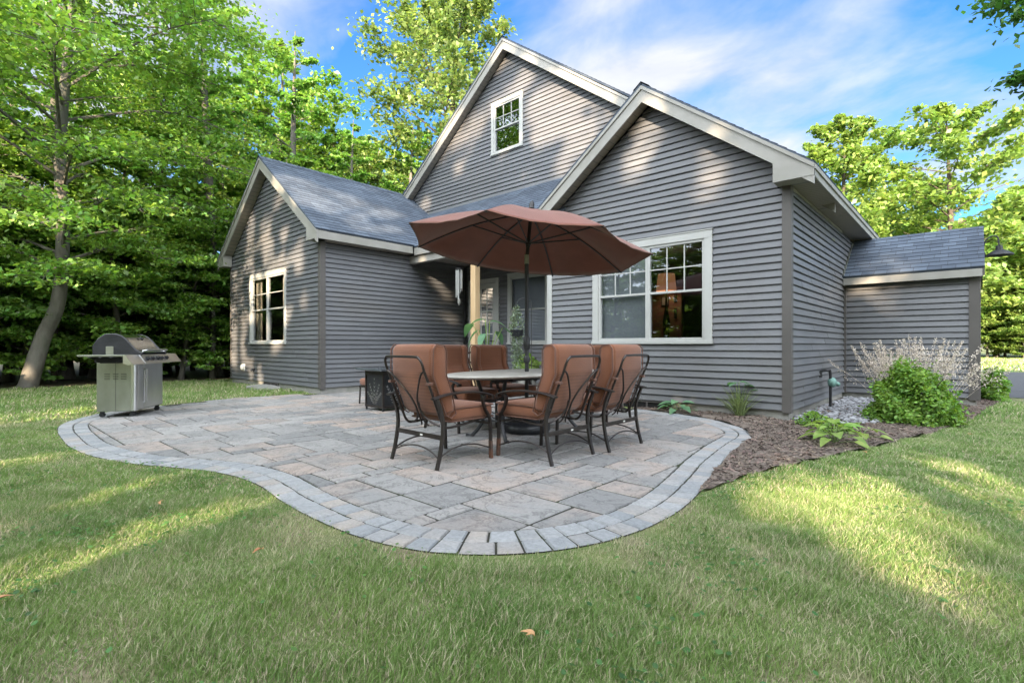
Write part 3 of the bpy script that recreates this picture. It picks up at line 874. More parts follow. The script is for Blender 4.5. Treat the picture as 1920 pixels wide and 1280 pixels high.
dg.box(-10.3, -9.2, YM+.1, YM+.12, .1, 2.8, 1)
dh = MB(); dh.tube([(-9.34, YM-.03, 1.18), (-9.34, YM-.08, 1.18), (-9.44, YM-.08, 1.18)], .012)
for m_, nm, mt in ((mb, 'door_leaf', M['vinyl']), (dl, 'grille', M['white']), (dg, 'pane', [M['glass'], M['room']]), (dh, 'handle', M['bronze'])):
    o = m_.build(nm, mt, dr)
    for v in o.data.vertices: v.co -= l

# basement windows
def low_window(x0, x1, y, z0, z1, nm='basement_window'):
    mb = MB()
    mb.bbox(x0, x1, y-.02, y+.012, z1-.03, z1, .003); mb.bbox(x0, x1, y-.02, y+.012, z0, z0+.02, .003)
    for xx in (x0, (x0+x1)/2-.015, x1-.03): mb.bbox(xx, xx+.03, y-.02, y+.012, z0+.02, z1-.03, .003)
    w = mb.build(nm, M['corner'], house, world=True)
    g = MB(); g.face([(x0,y-.001,z0),(x1,y-.001,z0),(x1,y-.001,z1),(x0,y-.001,z1)])
    o = g.build('pane', M['hole'], w)
    for v in o.data.vertices: v.co -= house.location
low_window(-13.50, -12.63, YL+.008, -.05, .125)
low_window(-4.55, -3.60, YR+.010, -.06, .125)
# dryer vent, pipe end
mb = MB()
bm = bmesh.new(); bmesh.ops.create_uvsphere(bm, u_segments=16, v_segments=8, radius=.085)
for v in bm.verts: v.co = Vector((v.co.x-14.82, v.co.y*.6+YL-.05, v.co.z+.463))
mb.bm(bm)
mb.bbox(-14.92, -14.72, YL-.03, YL-.002, .37, .56, .004)
mb.build('dryer_vent', M['white'], house, smooth=True, world=True)
mb = MB(); mb.tube([(-14.08, YL, .42), (-14.08, YL-.07, .42), (-14.08, YL-.10, .39)], .03, 10)
mb.build('outlet_pipe', M['black'], house, smooth=True, world=True)
# gas regulator on the side wall
mb = MB()
mb.tube(bez([(XR+.02, 9.75, .62), (XR+.12, 9.75, .64), (XR+.16, 9.78, .58), (XR+.16, 9.78, -.1)], 6), .022, 8)
mb.tube([(XR+.02, 9.75, .62), (XR+.02, 9.75, .52)], .03, 8)
mb.build('gas_pipe', M['black'], house, smooth=True, world=True)
mb = MB()
bm = bmesh.new(); bmesh.ops.create_uvsphere(bm, u_segments=16, v_segments=10, radius=.085)
for v in bm.verts: v.co = Vector((v.co.x*.8+XR+.18, v.co.y*1.1+9.82, v.co.z+.44))
mb.bm(bm); mb.tube([(XR+.18, 9.85, .44), (XR+.24, 9.98, .40)], .035, 10)
mb.build('gas_regulator', M['copper'], house, smooth=True, world=True)
# barn lamp on the far end of the entry wing
mb = MB()
lx, ly, lz = .36, 12.45, 2.66
mb.lathe([(.025, lz+.17), (.045, lz+.16), (.05, lz+.09), (.10, lz+.07), (.19, lz+.005), (.195, lz-.01), (.18, lz-.008), (.09, lz+.05), (.04, lz+.08)], 24, (lx, ly))
mb.tube(bez([(.11, ly, lz+.02), (.20, ly, lz+.30), (.33, ly, lz+.33), (lx, ly, lz+.16)], 6), .012, 8)
mb.lathe([(.05, lz-.03), (.05, lz+.07)], 12, (.135, ly))
mb.build('wall_lamp', M['iron'], house, smooth=True, world=True)
# ------------------------------------------------------------------ ground
def smooth_closed(pts, n=10):
    P = [Vector((p[0], p[1], 0)) for p in pts]; m = len(P); o = []
    for i in range(m):
        a,b,c,d = P[i-1],P[i],P[(i+1)%m],P[(i+2)%m]
        for k in range(n):
            t = k/n
            o.append(0.5*((2*b)+(c-a)*t+(2*a-5*b+4*c-d)*t*t+(3*b-a-3*c+d)*t**3))
    return o
def sheet(name, pts, z, mat_, label, cat=None):
    bm = bmesh.new()
    f = bm.faces.new([bm.verts.new((p[0], p[1], z)) for p in pts])
    bmesh.ops.triangulate(bm, faces=[f])
    me = bpy.data.meshes.new(name); bm.normal_update()
    for q in bm.faces:
        if q.normal.z < 0: q.normal_flip()
    bm.to_mesh(me); bm.free(); me.materials.append(mat_)
    o = bpy.data.objects.new(name, me); COL.objects.link(o)
    return tag(o, label, cat, kind='structure')
rng = np.random.default_rng(5)
M['lawn'] = pm('lawn_ground', (0.085,0.12,0.035), (0.13,0.155,0.05), 3.0, 0.95, bump=.8, bscale=40, c3=(0.19,0.155,0.10))
mb = MB(); mb.face([(-500,-500,-.014),(500,-500,-.014),(500,500,-.014),(-500,500,-.014)])
tag(mb.build('ground', M['lawn']), 'mown green lawn ground running to the woods and road', 'lawn', kind='structure')
sheet('forest_floor', [(-16.9,-60),(-17.5,-6),(-17.3,.7),(-17.5,2.4),(-17.1,5.6),(-17.3,9),(-18.5,16),(-22,24),(-20,60),(-180,120),(-180,-60)], -.009, M['duff'], 'brown leaf litter under the trees of the woods', 'forest floor')
sheet('driveway', [(.33,14.6),(3.6,13.6),(12,12.5),(12,27),(.9,28.6),(.35,29)], -.006, M['asphalt'], 'blue grey asphalt driveway beyond the entry wing', 'driveway')
sheet('road', [(-30,52),(60,44),(60,50),(-30,60)], -.006, M['road'], 'pale sunlit road in front of the far trees', 'road')

# patio: smooth outline measured from the photograph
EDGE = [(-10.62,2.41),(-10.50,1.98),(-10.13,1.58),(-9.52,1.16),(-8.98,.93),(-8.35,.84),(-7.71,.81),(-6.95,.80),(-6.25,.88),(-5.6,1.06),(-5.05,1.32),(-4.55,1.50),(-4.06,1.545),(-3.46,1.49),(-2.90,1.475),
        (-2.49,1.505),(-2.16,1.59),(-1.93,1.72),(-1.73,1.90),(-1.566,2.135),(-1.45,2.42),(-1.39,2.79),(-1.40,3.27),(-1.52,3.96),(-1.65,4.56),(-1.76,5.24),
        (-1.82,5.75),(-1.86,6.12),(-1.96,6.45),(-2.16,6.76),(-2.45,7.05),(-2.78,7.30),(-3.2,7.46),(-3.62,7.56),(-4.2,7.66)]
crv = bez([(x, y, 0) for x, y in EDGE], 6)
# resample to even spacing
def resample(c, step):
    o = [c[0].copy()]; acc = 0
    for i in range(1, len(c)):
        a, b = c[i-1], c[i]; L_ = (b-a).length
        while acc + L_ >= step:
            t = (step-acc)/L_; a = a.lerp(b, t); o.append(a.copy()); L_ = (b-a).length; acc = 0
        acc += L_
    return o
crv = resample(crv, .05)
def offs(c, d):
    o = []
    for i, p in enumerate(c):
        t = (c[min(i+1, len(c)-1)]-c[max(i-1, 0)]).normalized()
        o.append(p + Vector((-t.y, t.x, 0))*d)      # inward is to the left of the walk
    return o
BW = .150
c_out, c_mid, c_in = crv, offs(crv, BW+.004), offs(crv, 2*BW+.008)
BACK = [(-4.9,7.66),(-6.17,7.7),(-6.17,9.6),(-10.46,9.6),(-10.46,5.34),(-10.60,5.30),(-10.86,4.7),(-10.93,4.1),(-10.88,3.5),(-10.74,2.9)]
sheet('patio', [(p.x, p.y) for p in crv[::2]] + BACK, -.009, M['joint'], 'curved stone paved patio with a double border of small blocks', 'patio')
PATIO_POLY = np.array([(p.x, p.y) for p in crv[::3]] + BACK)
def inside(poly, X, Y):
    c = np.zeros(X.shape, bool); n = len(poly); j = n-1
    for i in range(n):
        xi, yi = poly[i]; xj, yj = poly[j]
        cond = ((yi > Y) != (yj > Y)) & (X < (xj-xi)*(Y-yi)/(yj-yi+1e-12)+xi)
        c ^= cond; j = i
    return c
def stone(mb, poly, z, inset=.011, dz=.010, j=.0035):
    """poly of 2D points, already gapped: chamfered top"""
    n = len(poly)
    cx_ = sum(p[0] for p in poly)/n; cy_ = sum(p[1] for p in poly)/n
    def sh(k):
        o = []
        for x, y in poly:
            d = math.hypot(x-cx_, y-cy_) or 1
            o.append((x-(x-cx_)/d*k, y-(y-cy_)/d*k))
        return o
    a = poly; b = sh(inset)
    tx, ty = random.uniform(-1,1)*.008, random.uniform(-1,1)*.008
    def zt(p): return z + (p[0]-cx_)*tx + (p[1]-cy_)*ty
    vs = [(p[0], p[1], -.03) for p in a] + [(p[0], p[1], zt(p)-dz) for p in a] + [(p[0], p[1], zt(p)) for p in b]
    fs = [(i, (i+1)%n, n+(i+1)%n, n+i) for i in range(n)] + [(n+i, n+(i+1)%n, 2*n+(i+1)%n, 2*n+i) for i in range(n)] + [tuple(range(2*n, 3*n))]
    mb.mesh(vs, fs)
    for i in range(n): mb.mi[-1-2*n+i] = 1          # sides of the stone take the dark joint material
random.seed(11)
mb = MB()
for c0, c1, w0 in ((c_out, c_mid, 0), (c_mid, c_in, 1)):
    i = 0; n = len(c0)
    while i < n-3:
        k = random.choice((3, 3, 3, 4)) if not w0 else random.choice((3, 3, 4))
        e = min(i+k, n-1)
        g = .005
        a = c0[i:e+1]; b = c1[i:e+1]
        ta = (a[1]-a[0]).normalized()*g; tb = (a[-1]-a[-2]).normalized()*g
        def lp(p, q, t): return p.lerp(q, t)
        outer = [lp(p, q, .035) for p, q in zip(a, b)]; inn = [lp(p, q, .965) for p, q in zip(a, b)]
        outer[0] = outer[0]+ta; inn[0] = inn[0]+ta; outer[-1] = outer[-1]-tb; inn[-1] = inn[-1]-tb
        jit = lambda p: (p.x+random.uniform(-.0025,.0025), p.y+random.uniform(-.0025,.0025))
        poly = [jit(p) for p in outer] + [jit(p) for p in reversed(inn)]
        stone(mb, poly, random.uniform(-.002, .003))
        i = e
bo = mb.build('border', [M['border'], M['joint']], fixn=True)
pat = bpy.data.objects['patio']; bo.parent = pat
# flagstones on a random modular grid
def clip(poly, p0, nrm):
    o = []
    for i in range(len(poly)):
        a, b = poly[i], poly[(i+1)%len(poly)]
        da = (a[0]-p0[0])*nrm[0]+(a[1]-p0[1])*nrm[1]; db = (b[0]-p0[0])*nrm[0]+(b[1]-p0[1])*nrm[1]
        if da >= 0: o.append(a)
        if (da >= 0) != (db >= 0):
            t = da/(da-db); o.append((a[0]+(b[0]-a[0])*t, a[1]+(b[1]-a[1])*t))
    return o
G = .152
GX0, GY0, NX, NY = -11.2, .6, 64, 60
occ = np.zeros((NX, NY), bool)
INNER = np.array([(p.x, p.y) for p in c_in]); 
inpoly = np.array([(p.x, p.y) for p in c_in[::2]] + BACK)
nrm_in = []
for i in range(len(c_in)):
    t = (c_in[min(i+1, len(c_in)-1)]-c_in[max(i-1, 0)]).normalized(); nrm_in.append((-t.y, t.x))
mb = MB()
SZ = [(4,3),(3,4),(3,3),(3,2),(2,3),(2,2),(4,2),(2,4),(3,3),(4,3)]
for gy in range(NY):
    for gx in range(NX):
        if occ[gx, gy]: continue
        random.shuffle(SZ)
        for w, h in SZ + [(2,1),(1,2),(1,1)]:
            if gx+w <= NX and gy+h <= NY and not occ[gx:gx+w, gy:gy+h].any():
                # avoid leaving 1-wide slots when we can
                break
        occ[gx:gx+w, gy:gy+h] = True
        x0, y0 = GX0+gx*G, GY0+gy*G; x1, y1 = x0+w*G, y0+h*G
        cxx, cyy = (x0+x1)/2, (y0+y1)/2
        g = .0105
        poly = [(x0+g, y0+g), (x1-g, y0+g), (x1-g, y1-g), (x0+g, y1-g)]
        ins = inside(inpoly, np.array([p[0] for p in poly]+[cxx]), np.array([p[1] for p in poly]+[cyy]))
        d = np.hypot(INNER[:,0]-cxx, INNER[:,1]-cyy); k = int(d.argmin())
        if d[k] < .62*math.hypot(x1-x0, y1-y0)+.05:
            poly = clip(poly, (INNER[k][0]+nrm_in[k][0]*.006, INNER[k][1]+nrm_in[k][1]*.006), nrm_in[k])
            if len(poly) < 3: continue
            ax = [p[0] for p in poly]; ay = [p[1] for p in poly]
            if not inside(inpoly, np.array([sum(ax)/len(ax)]), np.array([sum(ay)/len(ay)]))[0]: continue
            if (max(ax)-min(ax))*(max(ay)-min(ay)) < .0015: continue
        elif not ins[-1]: continue
        elif not ins.all():
            if x0 > -6.3 and y1 > 7.7:
                if y0 > 7.6: continue
                poly = [(a, min(b, 7.66)) for a, b in poly]
            if x1 > -6.17 and y0 > 7.7: continue
        if len(poly) == 4:
            poly = [(p[0]+random.uniform(-.002,.002), p[1]+random.uniform(-.002,.002)) for p in poly]
        stone(mb, poly, random.uniform(-.002, .0025))
fo = mb.build('flagstones', [M['paver'], M['joint']], pat)

# mulch bed and river stones
BED = [(-4.25,7.64),(-3.99,7.60),(-3.2,7.48),(-2.78,7.3),(-2.16,6.76),(-1.86,6.12),(-1.76,5.24),(-1.65,4.56),(-1.53,3.96),(-1.46,3.6),
       (-1.42,3.75),(-1.38,4.1),(-1.33,4.4),(-1.18,4.9),(-1.0,5.5),(-.80,6.2),(-.58,7.0),(-.35,7.9),(-.16,8.8),(.02,9.9),(.18,11.4),(.40,13.2),(.33,14.6),(.09,14.6),(.09,11.9),(-1.88,11.9),(-1.88,7.9),(-4.25,7.9)]
bm = bmesh.new()
f = bm.faces.new([bm.verts.new((x, y, 0)) for x, y in BED]); bmesh.ops.triangulate(bm, faces=[f])
for _ in range(3): bmesh.ops.subdivide_edges(bm, edges=[e for e in bm.edges if e.calc_length() > .12], cuts=1, use_grid_fill=False); bmesh.ops.triangulate(bm, faces=bm.faces)
BEDA = np.array(BED)
def bedz(x, y):
    d = np.min(np.hypot(BEDA[:,0]-x, BEDA[:,1]-y))
    return -.007 + .03*min(1, d/.3) + .012*math.sin(x*9+y*4)*math.sin(y*7)
for v in bm.verts: v.co.z = bedz(v.co.x, v.co.y) + random.uniform(-.004,.006)
me = bpy.data.meshes.new('mulch_bed')
for q in bm.faces:
    q.normal_update()
    if q.normal.z < 0: q.normal_flip()
bm.to_mesh(me); bm.free(); me.materials.append(M['mulch'])
o = bpy.data.objects.new('mulch_bed', me); COL.objects.link(o)
tag(o, 'brown bark mulch bed curving round the right wing', 'mulch bed', kind='structure')
def scatter_poly(poly, n, rng):
    lo, hi = poly.min(0), poly.max(0); out_ = []
    while sum(len(a) for a in out_) < n:
        p = rng.uniform(lo, hi, (n*3, 2)); k = inside(poly, p[:,0], p[:,1]); out_.append(p[k])
    return np.concatenate(out_)[:n]
P = scatter_poly(BEDA, 16000, rng)
n = len(P)
a = rng.uniform(0, PI, n); ln = rng.uniform(.006, .022, n)*np.where(rng.random(n) < .1, 1.7, 1); wd = rng.uniform(.003, .008, n)
tl = rng.uniform(-.5, .5, n); zb = np.array([bedz(x, y) for x, y in P])+.008
d = np.stack([np.cos(a), np.sin(a), tl], 1); s = np.stack([-np.sin(a), np.cos(a), rng.uniform(-.6, .6, n)], 1)
C = np.stack([P[:,0], P[:,1], zb], 1)
V = np.stack([C-d*ln[:,None]-s*wd[:,None], C+d*ln[:,None]-s*wd[:,None], C+d*ln[:,None]+s*wd[:,None], C-d*ln[:,None]+s*wd[:,None]], 1).reshape(-1, 3)
o = npmesh('mulch_chips', V, np.arange(4*n).reshape(n, 4), M['chip'])
tag(o, 'loose shreds of brown bark mulch over the planting bed', 'mulch', kind='stuff')
# stones
bm = bmesh.new(); bmesh.ops.create_icosphere(bm, subdivisions=1, radius=1)
SV = np.array([v.co[:] for v in bm.verts]); SF = np.array([[v.index for v in f.verts] for f in bm.faces]); bm.free()
RP = np.array([(-1.86,7.75),(-1.5,7.6),(-1.05,8.0),(-.8,8.6),(-.7,9.6),(-.5,11.85),(-1.86,11.85)])
P = scatter_poly(RP, 1500, rng); n = len(P)
sc = rng.uniform(.016, .045, n)
S3 = np.stack([sc*rng.uniform(.8,1.4,n), sc*rng.uniform(.8,1.4,n), sc*rng.uniform(.45,.8,n)], 1)
a = rng.uniform(0, 2*PI, n)
lv = SV[None]*S3[:,None,:]
lx_ = lv[:,:,0]*np.cos(a)[:,None]-lv[:,:,1]*np.sin(a)[:,None]; ly_ = lv[:,:,0]*np.sin(a)[:,None]+lv[:,:,1]*np.cos(a)[:,None]
V = np.stack([lx_+P[:,0:1], ly_+P[:,1:2], lv[:,:,2]+.025+rng.uniform(0,.02,(n,1))], 2).reshape(-1, 3)
F = (SF[None]+(np.arange(n)*len(SV))[:,None,None]).reshape(-1, 3)
o = npmesh('river_stones', V, F, M['stone'])
o.data.polygons.foreach_set('use_smooth', [True]*len(F))
tag(o, 'grey rounded river stones filling the corner beside the wall', 'stones', kind='stuff')

# ------------------------------------------------------------------ lawn grass
def patch(x, y):
    """slow bands and spots that make parts of the lawn dry or thin"""
    return (np.sin(x*1.9+.7*np.sin(y*1.3))*np.sin(y*1.5+1.1*np.sin(x*.8+2)) + .6*np.sin(x*4.3+y*3.1)*np.sin(y*5.2-x*1.7) + .5*np.sin(x*11+2*np.sin(y*7))*np.sin(y*9.3+x*2))
FW = np.array([-.6727, .7399]); RT = np.array([.7399, .6727])
def grass(n, d0, d1, hmin, hmax, wid, seed, side=False):
    g = np.random.default_rng(seed)
    m = int(n*2.2)
    d = np.sqrt(g.uniform(d0*d0, d1*d1, m)); u = g.uniform(-1.16, 1.16, m)*d
    if side:                                   # the lawn beside and behind the viewer
        d = g.uniform(-3.5, 11, m); u = g.uniform(-13, 13, m); kk = (np.abs(u) > 1.12*np.maximum(d, 0)) | (d < 1.5); d, u = d[kk], u[kk]
    X = d*FW[0]+u*RT[0]; Y = d*FW[1]+u*RT[1]
    ok = ~inside(PATIO_POLY, X, Y)
    nb = inside(BEDA, X, Y); ok &= ~nb
    ok &= ~((X > XL-.1) & (X < XA) & (Y > YL-.05)) & ~((X > XA-.1) & (X < XR) & (Y > 7.4)) & ~((Y > 11.8) & (X > -2) & (X < .1)) & (X > -17.3) & ~((X > .3) & (Y > 13.4) & (Y < 28.6))
    X, Y, d = X[ok], Y[ok], d[ok]
    # the grass thins to bare soil along the patio and bed edges
    E_ = np.array([(p.x, p.y) for p in crv[::3]])
    de = np.full(len(X), 9.0)
    for ex, ey in E_:
        de = np.minimum(de, np.hypot(X-ex, Y-ey))
    pt = patch(X, Y)
    thin = np.clip((.30-de)/.30, 0, 1)*np.where(X > -3.0, .95, .45)
    keep = g.random(len(X)) > np.maximum(thin, np.clip((pt-.6)*.9, 0, .72))
    X, Y, pt, d, de = X[keep][:n], Y[keep][:n], pt[keep][:n], d[keep][:n], de[keep][:n]
    n = len(X)
    tuft = .75+.45*np.clip(np.sin(X*7.1+np.sin(Y*5)*2)*np.sin(Y*8.3+np.sin(X*6)), -1, 1)
    H = g.uniform(hmin, hmax, n)*tuft*np.clip(.45+de*2.2, .5, 1); W = wid*g.uniform(.6, 1.3, n)
    a = g.uniform(0, 2*PI, n); lean = g.uniform(.1, .95, n)*H*1.15
    la = g.normal(1.0, 1.5, n)
    D = np.stack([np.cos(la), np.sin(la)], 1)*lean[:,None]
    S = np.stack([np.cos(a), np.sin(a)], 1)*W[:,None]
    z0 = np.full(n, -.014)
    B = np.stack([X, Y], 1)
    def row(k, zf, df):
        p = B + D*df
        return np.concatenate([p, (z0+H*zf)[:,None]], 1)
    v0 = row(0,0,0); v0[:,:2] -= S/2; v1 = row(0,0,0); v1[:,:2] += S/2
    v2 = row(0,.6,.38); v2[:,:2] += S*.4; v3 = row(0,.6,.38); v3[:,:2] -= S*.4
    v4 = row(0,1.0,1.0); v4[:,:2] += S*.06; v5 = row(0,1.0,1.0); v5[:,:2] -= S*.06
    V = np.stack([v0,v1,v2,v3,v4,v5], 1).reshape(-1, 3)
    i = np.arange(n)[:,None]*6
    F = np.stack([i+np.array([[0,1,2,3]]), i+np.array([[3,2,4,5]])], 1).reshape(-1, 4)
    dry = np.clip(g.random(n)*.75 + pt*.34 + np.clip((.25-de)*1.6, 0, .5)*(X > -3.2) - .38, 0, 1)
    dry = np.where(g.random(n) < .21, .85, dry)
    hue = np.clip(.5*g.random(n)+.25+.28*np.sin(X*2.3+1.3*np.sin(Y*3.1))*np.sin(Y*2.7+np.sin(X*4)), 0, 1)
    return V, F, np.repeat(dry, 6), np.repeat(hue, 6), np.tile(np.array([0,0,.6,.6,1,1]), n)
parts = [grass(230000, 1.45, 3.6, .022, .052, .0034, 1), grass(190000, 3.5, 7.0, .024, .054, .0060, 2), grass(130000, 6.8, 18, .04, .08, .015, 3), grass(26000, 17, 48, .06, .12, .06, 4), grass(170000, 0, 1, .03, .065, .009, 5, True)]
V = np.concatenate([p[0] for p in parts]); off = np.cumsum([0]+[len(p[0]) for p in parts[:-1]])
F = np.concatenate([p[1]+o_ for p, o_ in zip(parts, off)])
at = dict(dry=np.concatenate([p[2] for p in parts]), hue=np.concatenate([p[3] for p in parts]))
gm = bpy.data.materials.new('grass_blade'); gm.use_nodes = True
N = gm.node_tree.nodes; L = gm.node_tree.links; b = N['Principled BSDF']; b.inputs['Roughness'].default_value = .5; setin(b, 'Specular IOR Level', .35)
a1 = N.new('ShaderNodeAttribute'); a1.attribute_name = 'dry'; a2 = N.new('ShaderNodeAttribute'); a2.attribute_name = 'hue'
r1 = N.new('ShaderNodeValToRGB'); e = r1.color_ramp.elements
e[0].position = 0; e[0].color = (0.115,0.215,0.052,1); e[1].position = 1; e[1].color = (0.25,0.355,0.10,1)
r2 = N.new('ShaderNodeValToRGB'); e = r2.color_ramp.elements
e[0].position = .25; e[0].color = (0,0,0,1); e[1].position = .8; e[1].color = (1,1,1,1)
L.new(a2.outputs['Fac'], r1.inputs[0]); L.new(a1.outputs['Fac'], r2.inputs[0])
mxx = N.new('ShaderNodeMix'); mxx.data_type = 'RGBA'; L.new(r2.outputs['Color'], mxx.inputs['Factor']); L.new(r1.outputs['Color'], mxx.inputs['A']); mxx.inputs['B'].default_value = (0.50,0.45,0.30,1)
L.new(mxx.outputs['Result'], b.inputs['Base Color'])
tr = N.new('ShaderNodeBsdfTranslucent'); L.new(mxx.outputs['Result'], tr.inputs['Color'])
ms = N.new('ShaderNodeMixShader'); ms.inputs[0].default_value = .35; L.new(b.outputs[0], ms.inputs[1]); L.new(tr.outputs[0], ms.inputs[2]); L.new(ms.outputs[0], N['Material Output'].inputs['Surface'])
o = npmesh('lawn_grass', V, F, gm, attr=at)
tag(o, 'mown green lawn grass with pale dry blades among it', 'grass', kind='stuff')
del V, F, parts
g2 = np.random.default_rng(71); n = 9000
cc = g2.uniform([-9, -1.2], [1.2, 7], (160, 2)); ci = g2.integers(0, 160, n)
P = cc[ci]+g2.normal(size=(n, 2))*.07*(1+(ci % 3))[:, None]; P = P[~inside(PATIO_POLY, P[:,0], P[:,1]) & ~inside(BEDA, P[:,0], P[:,1])]
n = len(P); a = g2.uniform(0, 2*PI, n); s_ = g2.uniform(.004, .012, n); z = g2.uniform(.008, .034, n)
ring = []
for k in range(6):
    w = a+k*PI/3; ring.append(np.stack([P[:,0]+s_*np.cos(w)*(1.4 if k % 3 == 0 else 1), P[:,1]+s_*np.sin(w), z+s_*.4*np.sin(w+a)], 1))
V = np.stack(ring, 1).reshape(-1, 3); o = npmesh('lawn_clover', V, np.arange(6*n).reshape(n, 6), M['leafE'])
tag(o, 'small darker clover leaves growing among the lawn grass', 'clover', kind='stuff')
del V
# ------------------------------------------------------------------ furniture
def bev_prism(mb, poly, axis, a0, a1, b=.03, seg=3, mi=0, puff=0):
    t = MB(); t.prism(poly, axis, a0, a1)
    bm = bmesh.new()
    vs = [bm.verts.new(p) for p in t.v]
    for f in t.f: bm.faces.new([vs[i] for i in f])
    bmesh.ops.recalc_face_normals(bm, faces=bm.faces)
    bmesh.ops.bevel(bm, geom=list(bm.edges), offset=b, segments=seg, profile=.5, affect='EDGES', clamp_overlap=True)
    mb.bm(bm, mi)
def round_box(mb, x0, x1, y0, y1, z0, z1, b, seg=4, puff=.0, mi=0, cuts=6):
    bm = bmesh.new(); bmesh.ops.create_cube(bm, size=1)
    cx_, cy_, cz_ = (x0+x1)/2, (y0+y1)/2, (z0+z1)/2
    for v in bm.verts: v.co = Vector((v.co.x*(x1-x0), v.co.y*(y1-y0), v.co.z*(z1-z0)))
    bmesh.ops.bevel(bm, geom=list(bm.edges), offset=b, segments=seg, profile=.5, affect='EDGES')
    big = [e for e in bm.edges if e.calc_length() > .1]
    bmesh.ops.subdivide_edges(bm, edges=big, cuts=cuts, use_grid_fill=True)
    hx, hy, hz = (x1-x0)/2, (y1-y0)/2, (z1-z0)/2
    for v in bm.verts:
        fx, fy, fz = 1-(v.co.x/hx)**2, 1-(v.co.y/hy)**2, 1-(v.co.z/hz)**2
        v.co.z += math.copysign(puff*max(0,fx)*max(0,fy), v.co.z) if abs(v.co.z) > hz*.5 else 0
        v.co.x += math.copysign(puff*.5*max(0,fz)*max(0,fy), v.co.x) if abs(v.co.x) > hx*.9 else 0
        v.co.y += math.copysign(puff*.5*max(0,fz)*max(0,fx), v.co.y) if abs(v.co.y) > hy*.9 else 0
        v.co += Vector((cx_, cy_, cz_))
    mb.bm(bm, mi)

